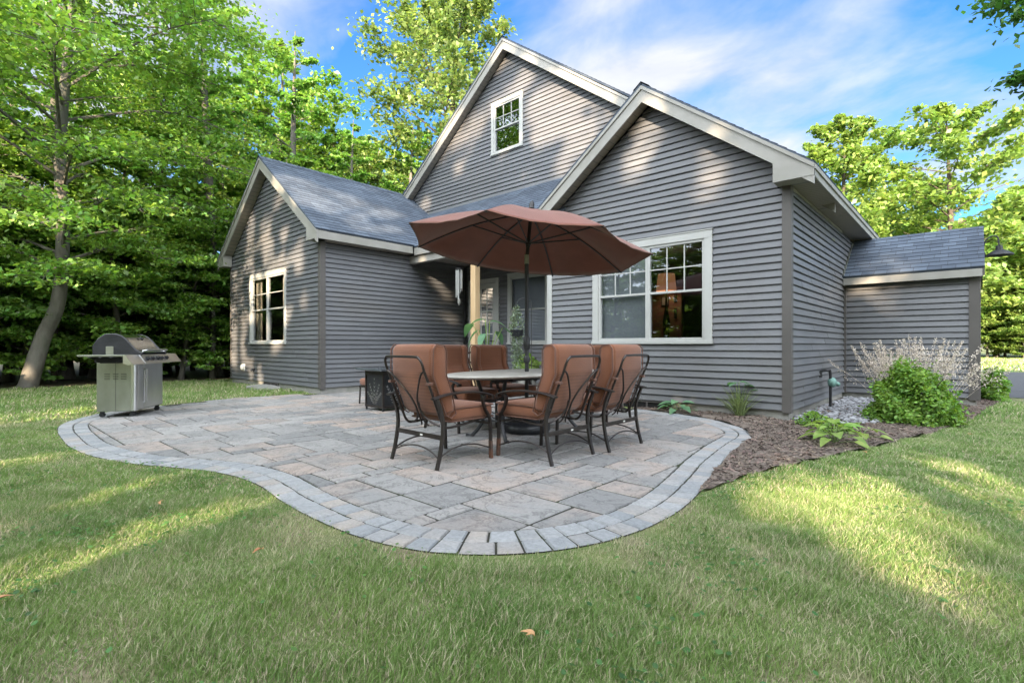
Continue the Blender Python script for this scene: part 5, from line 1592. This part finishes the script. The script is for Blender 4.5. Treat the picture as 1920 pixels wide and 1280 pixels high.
def small_leafy(name, loc, rx, ry, h, n, size, mat_, label, seed, cat='plant'):
    rg = np.random.default_rng(seed)
    r = tag(empty(name, loc), label, cat)
    u = rg.normal(size=(n, 3)); u /= np.linalg.norm(u, axis=1)[:, None]; rr = rg.uniform(.55, 1, n)[:, None]**.5
    C = np.abs(u[:, 2:3])*0; P = u*rr; P[:, 2] = np.abs(P[:, 2])
    P = P*np.array([rx, ry, h]); lump = 1+.13*np.sin(P[:, 0:1]*9/rx*.6+seed)*np.sin(P[:, 1:2]*7/ry*.6)+.10*np.sin(P[:, 2:3]*11/h+P[:, 0:1]*13); P = P*lump; st_ = rg.random((n, 1)) < .10; P = np.where(st_, P*rg.uniform(1.05, 1.22, (n, 1)), P)
    V, F = quads(leafball([], None, P, u*[1, 1, .8]+[0, 0, .5], size, rg))
    npmesh('leaves', V, F, mat_, r)
    mb = MB(); rd = random.Random(seed)
    for i in range(9):
        a = rd.uniform(0, 2*PI); k = rd.uniform(.3, .8); mb.tube(bez([(0,0,0), (rx*k*.4*math.cos(a), ry*k*.4*math.sin(a), h*.4), (rx*k*math.cos(a), ry*k*math.sin(a), h*.8)], 3), .006, 5)
    mb.build('stem', M['bark2'], r)
    return r
small_leafy('sedge', (-1.50, 7.42, 0), .20, .22, .20, 900, .022, M['bush'], 'tufted low green plant at the foot of the corner post', 21)
small_leafy('sedge', (-1.22, 7.05, 0), .16, .16, .17, 600, .022, M['bush'], 'small green tuft between the corner post plant and the lime hosta', 22)
sh = small_leafy('shrub', (-.60, 8.75, 0), .48, .52, .78, 17000, .031, M['bush'], 'large rounded bright green shrub in front of the entry wing', 23, 'shrub')
# dead flower plumes rising from the shrub's back
r = tag(empty('plume_flower', (-.62, 9.55, 0)), 'pale dried astilbe plumes standing behind the round green shrub', 'flower')
rg = np.random.default_rng(31); PV = []; mb = MB(); rd = random.Random(31)
for i in range(74):
    bx_, by_ = rd.uniform(-.55, .55), rd.uniform(-.25, .4)
    h = rd.uniform(.85, 1.22)*(1-.25*abs(bx_)); lean = (bx_*.35+rd.uniform(-.1,.1), rd.uniform(-.1,.1))
    if i < 3: lean = ((-.55, .4, .5)[i], -.1); bx_ = (-.5, .5, .6)[i]; h = .8
    top = Vector((bx_+lean[0], by_+lean[1], h)); base = Vector((bx_*.5, by_*.5, 0))
    mb.tube(bez([base, base.lerp(top, .5)+Vector((0,0,.08)), top], 3), .0025, 4, cap=False)
    n = 85; t_ = rg.uniform(.58, 1.0, n); w_ = .055*(1.02-t_)/.42+.004
    C = np.array(base)[None]*(1-t_)[:, None]+np.array(top)[None]*t_[:, None] + rg.normal(size=(n, 3))*w_[:, None]*[1, 1, .6]; C[:, 2] += .03
    PV = leafball(PV, None, C, None, .013, rg, 2.6, 1.2)
V, F = quads(PV); npmesh('plumes', V, F, M['plume'], r); mb.build('stem', M['plume'], r)
small_leafy('perennial', (.32, 13.6, 0), .22, .5, .60, 1500, .05, M['bush'], 'green leafy plant by the driveway beyond the entry wing', 25)
# big leaved plant by the porch post
r = tag(empty('potted_elephant_ear', (-7.35, 7.35, 0)), 'big leaved blue green plant in a pot in front of the porch door', 'plant')
mb = MB(); mb.lathe([(.0, 0), (.15, 0), (.20, .30), (.215, .31), (.205, .33), (.18, .33), (.17, .28), (.0, .28)], 24); mb.build('pot', M['basebk'], r, smooth=True)
mb = MB(); sm_ = MB()
for (dx, dy, z, az, el, L_) in ((-.24,-.20,1.50,2.9,-.2,.40),(-.05,-.03,1.58,3.6,.15,.32),(.02,.03,1.55,.6,.1,.34),(.22,.20,1.42,.75,-.45,.44),(-.14,-.12,1.38,3.9,-.6,.42),(.08,.14,1.35,1.6,-.5,.34),(.0,-.1,1.30,4.9,-.6,.34)):
    add_leaf(mb, (dx, dy, z), az, el, L_, L_*.55, .5, 7, .14); sm_.tube(bez([(0,0,.28), (dx*.4, dy*.4, z*.7), (dx, dy, z)], 4), .008, 6)
mb.build('leaves', M['hosta'], r, smooth=True, fixn=False); sm_.build('stem', M['hosta2'], r)
# hanging plant on an iron hook
r = tag(empty('hanging_plant', (-6.62, 7.42, 0)), 'silvery trailing plant hanging from an iron hook beside the right wing corner', 'hanging plant')
mb = MB(); mb.tube(bez([(.24,.16,0), (.24,.16,1.75), (.20,.13,1.92), (.08,.05,1.98), (0,0,1.9), (0,0,1.82)], 6), .008, 6); mb.build('hook', M['rope'], r, smooth=True)
mb = MB(); mb.lathe([(.02, 1.20), (.11, 1.24), (.14, 1.34), (.145, 1.36), (.12, 1.35)], 20)
for k in range(3):
    w = 2*PI*k/3; mb.tube([(.14*math.cos(w), .14*math.sin(w), 1.36), (0,0,1.82)], .0025, 4)
mb.build('basket', M['basebk'], r, smooth=True)
rg = np.random.default_rng(41); n = 1500
a = rg.uniform(0, 2*PI, n); z = rg.uniform(-.75, .42, n); q = np.sin(a*3+z*4)
rr = np.where(z > 0, .17*(1-z/.5), .14*(1+z*.75))*rg.uniform(.5, 1.15, n)*(1+.25*q)
C = np.stack([rr*np.cos(a), rr*np.sin(a), 1.38+z*(1+.15*q)], 1)
V, F = quads(leafball([], None, C, None, .028, rg, 1.8, .9)); npmesh('leaves', V, F, M['silver'], r)
small_leafy('porch_plant', (-6.85, 8.0, .55), .30, .22, .32, 700, .05, M['hosta2'], 'low variegated green plant below the hanging plant on the porch', 27)
mb = MB(); mb.lathe([(.0, 0), (.17, 0), (.20, .5), (.21, .55), (.0, .54)], 20)
o = mb.build('planter', M['concrete'], None, smooth=True); o.location = (-6.85, 8.0, 0); tag(o, 'grey planter under the low variegated porch plant', 'planter')

# fallen leaves
FL = [((-3.86,.87), 'curled tan leaf on the lawn left of the patio curve'), ((-2.85,.10), 'orange brown leaf on the lawn at the lower left'), ((-1.12,1.35), 'pale dry leaf on the grass at the bottom middle'), ((-2.60,1.02), 'small pale yellow leaf on the lawn below the patio border'), ((-.03, 7.9), 'orange leaf at the right foot of the large shrub'), ((-.75,5.9), 'yellow leaf beside the lime hosta'), ((-10.95,5.0), 'yellow green leaf on the grass by the left wing corner')]
for i, ((x, y), lb) in enumerate(FL):
    mb = MB(); add_leaf(mb, (0, 0, 0), i*1.7, .35, .055, .026, .35, 5, .35); add_leaf(mb, (0, 0, .004), i*1.7+.9, .5, .035, .016, .3, 4, .3)
    o = mb.build('fallen_leaf', M['deadleaf'] if i != 6 else M['leafD'], fixn=False); o.location = (x, y, .045 if i < 4 else .02); tag(o, lb, 'leaf', 'fallen leaves')

# ------------------------------------------------------------------ trees
def tree_arrays(seed, H, R_, h0, nl, trunk, twigs=9, leaves=60, leaf=.10, shape=1.0, rise=.35, flat=.22, gap=0.0, sub=.3, thick=1.0, droop=.0):
    """limb tubes and leaf kites for one tree about the origin; trunk = list of (x,y,z,r)"""
    rd = random.Random(seed); rg = np.random.default_rng(seed)
    mb = MB()
    tp = bez([(p[0], p[1], p[2]) for p in trunk], 5)
    tr_ = []
    for i in range(len(tp)):
        k = i/(len(tp)-1)*(len(trunk)-1); j = min(int(k), len(trunk)-2); tr_.append(trunk[j][3]+(trunk[j+1][3]-trunk[j][3])*(k-j))
    mb.tube(tp, [r_*(1.35 if i == 0 else 1) for i, r_ in enumerate(tr_)], 10)
    C, Nn = [], []
    def at(h):
        for i in range(len(tp)-1):
            if tp[i].z <= h <= tp[i+1].z: return tp[i].lerp(tp[i+1], (h-tp[i].z)/max(1e-6, tp[i+1].z-tp[i].z)), tr_[i]
        return tp[-1], tr_[-1]
    for i in range(nl):
        k = (i+.5)/nl; h = h0+(H*.96-h0)*k**.9
        b0, r0 = at(min(h, tp[-1].z-.05))
        az = i*2.39996+rd.uniform(-.4, .4)
        prof = (math.sin(PI*min(1, .18+.82*k))**.7 if shape == 1 else (1-k)**.6*1.0+.12)
        ln = R_*prof*rd.uniform(.65, 1.15)
        up = rise*(.3+1.2*k)*rd.uniform(.6, 1.3)
        d = Vector((math.cos(az), math.sin(az), up)).normalized()
        e = b0+d*ln; e.z += (ln*.06-droop*ln*.25*(1-k)); m_ = b0+d*ln*.5; m_.z += ln*(.05+.08*droop); m_ += Vector((rd.uniform(-.1,.1), rd.uniform(-.1,.1), 0))*ln
        path = bez([b0, m_, e], 4); rl = max(.012, r0*.30)*thick
        mb.tube(path, [rl*(1-.85*j/(len(path)-1))+.004 for j in range(len(path))], 5, cap=False)
        if rd.random() < gap: continue
        for q in range(twigs):
            t_ = .22+.78*(q+rd.random())/twigs; j = min(int(t_*(len(path)-1)), len(path)-2); p = path[j].lerp(path[j+1], t_*(len(path)-1)-j)
            sa = az+rd.choice((-1, 1))*rd.uniform(.4, 1.3); tl = ln*sub*(1.15-.55*t_)*rd.uniform(.6, 1.2)
            td = Vector((math.cos(sa), math.sin(sa), rd.uniform(-.15-.2*droop, .45))).normalized(); te = p+td*tl
            mb.tube([p, p.lerp(te, .6)+Vector((0,0,.03*tl)), te], [rl*.28+.003, rl*.15+.003, .002], 4, cap=False)
            n = int(leaves*rd.uniform(.5, 1.4)*(.6+.6*min(1, tl/(R_*.25))))
            s = rg.random(n)**.7; sp = tl*.34
            cc = np.array(p)[None]*(1-s)[:, None]+np.array(te)[None]*s[:, None]
            off_ = rg.normal(size=(n, 3))*[sp, sp, sp*flat]; off_[:, 2] -= droop*.25*np.abs(off_[:, 0]+off_[:, 1])*.6
            C.append(cc+off_); Nn.append(np.tile(np.array([[.0, .0, 1.0]]), (n, 1)))
    C = np.concatenate(C); Nn = np.concatenate(Nn)
    V, F = quads(leafball([], None, C, Nn, leaf, rg, 1.55, .55))
    return mb, V, F
def tree(name, loc, label, lm, bm_, group=None, cat='tree', keep=None, **k):
    r = tag(empty(name, loc), label, cat, group)
    mb, V, F = tree_arrays(**k)
    if keep is not None:
        c = V.reshape(-1, 4, 3).mean(1)+np.array(loc)[None]
        kk = keep(c); V = V.reshape(-1, 4, 3)[kk].reshape(-1, 3); F = np.arange(len(V)).reshape(-1, 4)
    mb.build('trunk', bm_, r, smooth=True, fixn=False)
    npmesh('crown', V, F, lm, r)
    return r
def straight(H, r, bx_=0, by_=0): return [(0,0,-.2,r), (bx_*.3, by_*.3, H*.3, r*.8), (bx_*.6, by_*.6, H*.6, r*.55), (bx_, by_, H*.97, r*.08)]

# the leaning maple at the left edge of the woods
MT = [(0,0,-.2,.205),(.18,.30,1.2,.17),(.42,.58,2.2,.152),(.45,.66,4.0,.14),(.35,.62,6.0,.13),(.55,.75,8.5,.10),(.9,1.0,12.0,.04)]
tree('maple_tree', (-17.35, 1.15, 0), 'large maple with a curved grey trunk leaning over the lawn behind the grill', M['leafA'], M['bark'],
     seed=3, H=13.5, R_=4.9, h0=2.4, nl=66, trunk=MT, twigs=11, leaves=105, leaf=.082, rise=.22, flat=.16, sub=.34, droop=.8)
# variants for the woods
def wvar(seed, lm, H, R_, h0, nl, **k):
    r = tree('woodland_tree', (0, 0, 0), None, lm, M['bark2'] if seed % 2 else M['bark'], seed=seed, H=H, R_=R_, h0=h0, nl=nl, trunk=straight(H, .016*H, random.Random(seed).uniform(-.8,.8), .4), **k)
    return r
va = wvar(101, M['leafC'], 12, 3.2, 3.0, 34, twigs=8, leaves=46, leaf=.13, sub=.34, flat=.25, droop=.5)
vb = wvar(102, M['leafA'], 15, 3.8, 4.0, 38, twigs=8, leaves=50, leaf=.15, sub=.34, flat=.3)
vc = wvar(103, M['leafD'], 17, 4.0, 5.0, 36, twigs=8, leaves=50, leaf=.15, sub=.34, flat=.35, rise=.6)
vd = wvar(104, M['leafA'], 6.5, 2.6, .5, 30, twigs=9, leaves=60, leaf=.10, sub=.36, flat=.14, droop=1.0, rise=.1)
ve = wvar(105, M['leafC'], 4.2, 2.0, .25, 26, twigs=8, leaves=60, leaf=.09, sub=.36, flat=.14, droop=1.0, rise=.1)
vf = wvar(106, M['leafC'], 14, 1.6, 6.5, 18, twigs=6, leaves=40, leaf=.13, sub=.4, flat=.3)
rd = random.Random(77)
WL = {0: 'shaded leafy tree', 1: 'tall green tree', 2: 'tall yellow green sunlit tree', 3: 'low spreading young beech', 4: 'dark understorey sapling', 5: 'slender thin trunked tree'}
WG = {0: 'shaded leafy trees in the woods', 1: 'tall green trees in the woods', 2: 'sunlit trees behind the left wing', 3: 'young beeches along the lawn edge', 4: 'dark saplings under the trees', 5: 'slender trunks in the woods'}
VAR = [va, vb, vc, vd, ve, vf]; used = set()
def where(x, y):
    d = -.6727*x+.7399*y; u = .7399*x+.6727*y; q = 960+948*u/max(d, .1)
    far = d > 24
    for lim, w in ((-40, 'beyond the left edge of the photo'), (60, 'at the left edge of the photo'), (190, 'behind the leaning maple trunk'), (330, 'straight behind the grill'), (440, 'between the grill and the left wing'), (560, 'above the left wing gable'), (700, 'above the left wing roof')):
        if q < lim: return ('far ' if far else '') + w
    return 'beyond the house'
def put(v, x, y, s=1.0, rot=None, label=None):
    d = -.6727*x+.7399*y; q = (.7399*x+.6727*y)/max(d, .1)
    if label is None and d > 0 and q > .12 and not v == 2: return
    o = VAR[v] if v not in used else copy_tree(VAR[v]); used.add(v)
    o.location = (x, y, 0); o.scale = (s, s, s*rd.uniform(.92, 1.08)); o.rotation_euler = (0, 0, rd.uniform(0, 2*PI) if rot is None else rot)
    o['label'] = label or WL[v]+' in the woods '+where(x, y); o['group'] = WG[v]
# edge of the woods along the lawn
for i, y in enumerate(np.arange(-7, 11, 2.0)): put(3, -20.9+rd.uniform(-.5,.5), y, rd.uniform(1.1,1.4))
for i, y in enumerate(np.arange(-9, 12, 1.5)): put(3, -18.6+rd.uniform(-.8,.5)-.02*y*y*.1, y+rd.uniform(-.5,.5), rd.uniform(.75,1.1))
for i, y in enumerate(np.arange(-10, 14, 1.7)): put(4, -20.6+rd.uniform(-1.3,1.3), y, rd.uniform(.8,1.2))
for i, y in enumerate(np.arange(-14, 20, 2.6)): put(4, -25+rd.uniform(-2,2), y, rd.uniform(.9,1.5))
for i, y in enumerate(np.arange(-12, 20, 2.9)): put(5, -20.5+rd.uniform(-1.8,1.8), y+rd.uniform(-1,1), rd.uniform(.8,1.05))
for i, y in enumerate(np.arange(-15, 22, 3.2)): put(5, -26+rd.uniform(-3,3), y+rd.uniform(-1,1), rd.uniform(.9,1.1))
for i, y in enumerate(np.arange(-14, 16, 6.5)): put(0, -22.5+rd.uniform(-1.5,1.5), y+rd.uniform(-1,1), rd.uniform(.85,1.1))
for i, y in enumerate(np.arange(-17, 24, 5.4)): put(1, -28+rd.uniform(-2.5,2.5), y+rd.uniform(-1,1), rd.uniform(.9,1.15))
for i, y in enumerate(np.arange(-20, 34, 7)): put(3, -31+rd.uniform(-3,3), y, rd.uniform(1.1,1.6))
# trees behind the left wing
for x, y, s in ((-27,10,.80),(-24.5,14.5,.72),(-29.5,14,.9),(-31,19,.95),(-22.5,20,.66),(-27,23,.78),(-21,27,.7),(-36,24,1.05)): put(2, x, y, s)

# a row of trees across the lawn behind and left of the viewer, seen in the window panes
for i, (x, y) in enumerate(((-8,-16),(-12,-17),(-15.5,-16),(-20,-18),(-24,-17),(-10,-20),(-17,-21))): put(3, x, y, 1.25, label='tall bushy beech far across the lawn behind the viewer')
for i, (x, y) in enumerate(((-9,-12),(-13,-13),(-17,-12),(-21,-13))): put(3, x, y, 1.3, label='low spreading beech far across the lawn behind the viewer')

# tall airy oak behind the house
tree('oak_tree', (-22.5, 18.5, 0), 'tall airy oak rising above the roofs between the left wing and the main gable', M['leafB'], M['bark2'],
     seed=201, H=21.5, R_=5.4, h0=6, nl=52, trunk=straight(22, .32, 1.2, .6), twigs=9, leaves=75, leaf=.17, rise=.65, flat=.5, sub=.30, gap=.12)
# right of the house
tree('maple_tree', (-5.8, 35, 0), 'round topped yellow green tree rising over the right eave', M['leafD'], M['bark2'],
     seed=211, H=15.0, R_=3.4, h0=4, nl=40, trunk=straight(14.6, .24, .3, .2), twigs=8, leaves=55, leaf=.20, rise=.6, flat=.6, sub=.34)
tree('oak_tree', (-.7, 42, 0), 'tall irregular yellow green oak right of the house, above the entry wing roof', M['leafD'], M['bark2'],
     seed=214, H=16.6, R_=5.2, h0=4.0, nl=40, trunk=straight(16.2, .26, -.5, .2), twigs=8, leaves=52, leaf=.23, rise=.45, flat=.35, sub=.34, gap=.1)
tree('maple_tree', (-3.6, 48, 0), 'lower yellow green tree between the two tall ones right of the house', M['leafD'], M['bark2'],
     seed=218, H=13.5, R_=4.8, h0=2.5, nl=44, trunk=straight(13, .24, .3, .2), twigs=8, leaves=50, leaf=.23, rise=.5, flat=.4, sub=.34)
rt = tree('roadside_tree', (1.6, 62, 0), 'sunlit yellow green tree of the row across the road, by the entry wing', M['leafD'], M['bark'], group='row of trees across the road',
     seed=221, H=13, R_=4.6, h0=.6, nl=46, trunk=straight(12.6, .2, .3, .2), twigs=9, leaves=85, leaf=.30, rise=.35, flat=.4, sub=.36)
for i, (x, y, s) in enumerate(((6.5,64,1.05),(-3.5,66,1.0),(11.5,67,1.15),(4,72,1.35),(-8,70,1.2),(17,66,1.1),(-12,64,1.1),(9.5,60.5,.5),(3.2,59.5,.42),(-1,60.5,.4),(1.0,61,.45),(5.2,60,.42),(7.2,61,.48),(-3.2,61.5,.45),(2.2,63.5,.55),(11.6,60,.5))):
    c = copy_tree(rt); c.location = (x, y, 0); c.scale = (s, s, s); c.rotation_euler = (0, 0, i*1.3)
    c['label'] = ['broad','slender','full','tallest','tall','leafy','wide'][i % 7]+' sunlit yellow green tree of the row across the road' if s > .6 else ['low','small','rounded','spreading','squat','dense','bushy','broad','leafy'][(i-7) % 9]+' sunlit bush beside the road'
    if s <= .6: c['category'] = 'bush'; c['group'] = 'low bushes beside the road'
# a far wood closes the view
rg = np.random.default_rng(300); n = 260000
ang = rg.uniform(R(-180), R(180), n); dist = rg.uniform(58, 95, n); h = rg.random(n)**.8*13*(1+.22*np.sin(ang*23)+.15*np.sin(ang*61))
X = -np.sin(ang)*dist; Y = np.cos(ang)*dist
ok = ((X < -14) | (Y <= 0)) & ((Y > 0) | (h < 8)) & ((X > -50) | (h < 5.5) | (Y > 45))
C = np.stack([X, Y, h], 1)[ok]
V, F = quads(leafball([], None, C, None, .50, rg, 1.3, .9)); o = npmesh('distant_woods', V, F, M['leafA'])
tag(o, 'distant green woods beyond the nearer trees', 'woods', kind='stuff')

# branch reaching in at the upper right, from a tree that stands outside the picture
r = tag(empty('overhanging_tree', (9.6, 4.5, 0)), 'dark leafed branches reaching into the upper right corner', 'tree')
mb = MB(); mb.tube(bez([(0,0,-.2), (.1,0,3), (0,.1,7), (-.3,.2,11)], 5), [.24-.009*i for i in range(16)], 10)
rg = np.random.default_rng(61); CC = []
def wpt(px_, py_, d):
    f_ = 948.; Fv = np.array([-.6727,.7399,0]); Rv = np.array([.7399,.6727,0])
    return np.array([0,0,1.05])+d*(Fv+Rv*(px_-960)/f_+np.array([0,0,1])*(648-py_)/f_)
root_ = np.array([9.6, 4.5, 0])
for (px_, py_, d, s, n) in ((1892,4,7.4,.16,90),(1935,-8,7.2,.20,130),(1850,0,7.6,.12,40),(1908,30,7.1,.09,40),(2010,0,7.0,.35,260),(1905,148,7.5,.11,90),(1932,146,7.3,.15,120),(1985,150,7.1,.22,160),(2110,100,7,.35,300),(2150,10,7,.5,500)):
    p = wpt(px_, py_, d)-root_; CC.append(p+rg.normal(size=(n, 3))*[s, s, s*.35])
    mb.tube(bez([Vector((-.1,.1,6.5)), Vector((p*.6+np.array([0,0,2.9]))), Vector(p)], 5), [.05-.0045*i for i in range(11)], 5, cap=False)
CC.append(rg.normal(size=(9000, 3))*[1.7, 1.7, 1.5]+[1.2, -.5, 8.6])
C = np.concatenate(CC); V, F = quads(leafball([], None, C, np.tile([[0,0,1.]], (len(C), 1)), .085, rg, 1.5, .5))
# keep the wide crown out of the picture
c = V.reshape(-1, 4, 3).mean(1)+root_; dd = c@np.array([-.6727,.7399,0]); uu = c@np.array([.7399,.6727,0])
inpic = (dd > .3) & (np.abs(uu/np.maximum(dd, .3)) < 1.02) & (((c[:,2]-1.05)/np.maximum(dd,.3)) < .70)
nsm = sum(len(a) for a in CC[:-1]); keepm = ~inpic; keepm[:nsm] = True
V = V.reshape(-1, 4, 3)[keepm].reshape(-1, 3); F = np.arange(len(V)).reshape(-1, 4)
npmesh('crown', V, F, M['leafE'], r); mb.build('trunk', M['bark2'], r, smooth=True, fixn=False)

# trees behind the camera: gaps cut in the crowns along sun rays to set the lit patches
LIT = [[-8.28, 9.6, 7.71, 0.35], [-7.85, 9.6, 6.9, 0.45], [-7.68, 9.6, 6.2, 0.35], [-7.2, 9.6, 6.95, 0.4], [-7.04, 9.6, 6.27, 0.45], [-6.59, 9.6, 6.74, 0.35], [-6.59, 9.6, 5.65, 0.35], [-6.16, 9.6, 6.01, 0.35], [-6.02, 9.6, 6.44, 0.3], [-7.04, 9.6, 5.4, 0.3], [-12.23, 9.6, 5.38, 0.3], [-10.78, 9.6, 6.02, 0.25], [-9.11, 9.6, 8.42, 0.2], [-5.89, 9.6, 6.16, 0.25], [-10.66, 9.6, 6.89, 0.2], [-15.53, 5.34, 1.78, 0.3], [-15.33, 5.34, 0.87, 0.3], [-14.01, 5.34, 2.57, 0.25], [-12.69, 5.34, 2.21, 0.2], [-13.16, 5.34, 3.32, 0.22], [-13.49, 5.34, 1.44, 0.2], [-12.39, 5.34, 2.97, 0.22], [-14.37, 5.34, 4.32, 0.2], [-15.33, 5.34, 2.37, 0.25], [-14.93, 5.34, 1.61, 0.25], [-15.13, 5.34, 0.72, 0.3], [-14.37, 5.34, 3.46, 0.25], [-13.33, 5.34, 4.02, 0.22], [-12.69, 5.34, 1.16, 0.15], [-14.01, 5.34, 1.87, 0.15], [-14.19, 5.34, 0.45, 0.2], [-13.0, 5.34, 3.03, 0.2], [-11.53, 5.34, 2.88, 0.18], [-11.27, 5.34, 2.12, 0.15], [-12.24, 5.34, 3.72, 0.15], [-12.69, 5.34, 4.58, 0.15], [-11.53, 5.34, 3.25, 0.18], [-13.16, 5.34, 2.64, 0.2], [-12.09, 5.34, 1.79, 0.15], [-15.13, 5.34, 2.96, 0.2], [-4.05, 7.88, 4.64, 0.22], [-4.15, 7.88, 4.35, 0.2], [-4.25, 7.88, 4.06, 0.18], [-3.02, 7.88, 4.02, 0.15], [-3.06, 7.88, 3.57, 0.18], [-4.41, 7.88, 4.28, 0.15], [-10.46, 8.57, 2.72, 0.12], [-10.46, 8.84, 2.31, 0.12], [-10.46, 9.12, 1.75, 0.12], [-10.46, 8.75, 1.73, 0.1], [-10.46, 9.32, 1.17, 0.1], [-6.45, 0.33, 0.0, 0.3], [-6.35, 0.57, 0.0, 0.25], [-4.41, 0.3, 0.0, 0.4], [-4.38, 0.47, 0.0, 0.35], [-4.37, 0.64, 0.0, 0.3], [-3.32, 0.24, 0.0, 0.3], [-3.57, 0.69, 0.0, 0.22], [-3.44, 0.86, 0.0, 0.2], [-3.49, 1.14, 0.0, 0.2], [-3.48, 1.36, 0.0, 0.15], [-3.21, 0.51, 0.0, 0.2], [-6.76, 1.32, 0.0, 0.12], [-6.92, 1.53, 0.0, 0.12], [-6.82, 0.99, 0.0, 0.12], [-10.56, 5.87, 0.0, 0.1], [-0.38, 5.0, 0.0, 0.35], [-0.57, 4.34, 0.0, 0.35], [-0.68, 3.7, 0.0, 0.3], [-0.07, 5.73, 0.0, 0.3], [-0.98, 4.06, 0.0, 0.25], [0.14, 4.44, 0.0, 0.35], [-1.16, 3.71, 0.0, 0.2], [-0.92, 5.23, 0.0, 0.2], [0.09, 5.42, 0.0, 0.25], [-14.05, 5.91, 0.0, 0.3], [-2.69, 4.64, 0.0, 0.12], [-2.46, 3.83, 0.0, 0.1], [-3.06, 2.67, 0.0, 0.12], [-2.87, 3.51, 0.0, 0.12], [-2.51, 1.89, 0.0, 0.1], [-2.66, 2.92, 0.0, 0.1], [-1.58, 3.8, 0.0, 0.1], [-3.03, 2.48, 0.0, 0.1], [-1.84, 3.89, 0.0, 0.08], [-1.27, 5.68, 0.0, 0.15], [-1.35, 5.06, 0.0, 0.15], [-12.04, 5.51, 4.94, 0.3], [-11.28, 5.6, 4.37, 0.3], [-11.9, 6.61, 4.83, 0.25], [-11.29, 6.56, 4.37, 0.3], [-11.55, 7.33, 4.57, 0.3], [-10.64, 6.6, 3.88, 0.25], [-11.61, 7.85, 4.61, 0.2], [-10.74, 7.35, 3.96, 0.2], [-11.03, 6.13, 4.18, 0.25]]
LITA = np.array(LIT); SD = np.array(SUN_DIR[:])
def keep_shade(c):
    k = np.ones(len(c), bool)
    for x, y, z, r_ in LITA:
        v = c-np.array([x, y, z]); t_ = v@(-SD); dd_ = np.linalg.norm(v-np.outer(t_, -SD), axis=1)
        k &= dd_ > (r_*.8+.02 if z < .1 else (r_*1.0+.05 if y > 9 and z > 5 else r_*(1.6 if x < -12 and y < 6 else 1.35)+.08))
    return k
sd = -SD; side = np.array([-sd[1], sd[0], 0]); side /= np.linalg.norm(side); back = np.array([sd[0], sd[1], 0])/np.linalg.norm(sd[:2])
for i, (b, l, H, R_, h0) in enumerate(((13,-9,13,4.6,1.2),(12,-3.5,14,4.8,1.0),(13,2.5,14,4.6,1.2),(12.5,8.5,13,4.6,1.0),(20,-6,17,5.2,2),(20,0,18,5.4,2),(20,6,17,5.2,2),(19,12,15,5,2),(14,14,12,4.4,1.2),(27,-10,22,5.8,5),(27,-3,24,6,5),(27,4,24,6,5),(27,11,23,6,5))):
    p = back*b+side*l+np.array([-1.5, 2.0, 0])
    tree('shade_tree', (float(p[0]), float(p[1]), 0), ['broad maple','dense maple','leafy maple','wide maple','tall oak','tallest oak','high oak','slim oak','low maple','farthest left oak','far tall oak','far spreading oak','farthest right oak'][i]+' on the lawn behind the viewer', M['leafA'] if i < 4 else M['leafB'], M['bark'], group='shade trees behind the viewer',
         seed=400+i, H=H, R_=R_, h0=h0, nl=30, trunk=straight(H, .25), twigs=8, leaves=54, leaf=.34, rise=.3, flat=.5, sub=.36, keep=keep_shade)
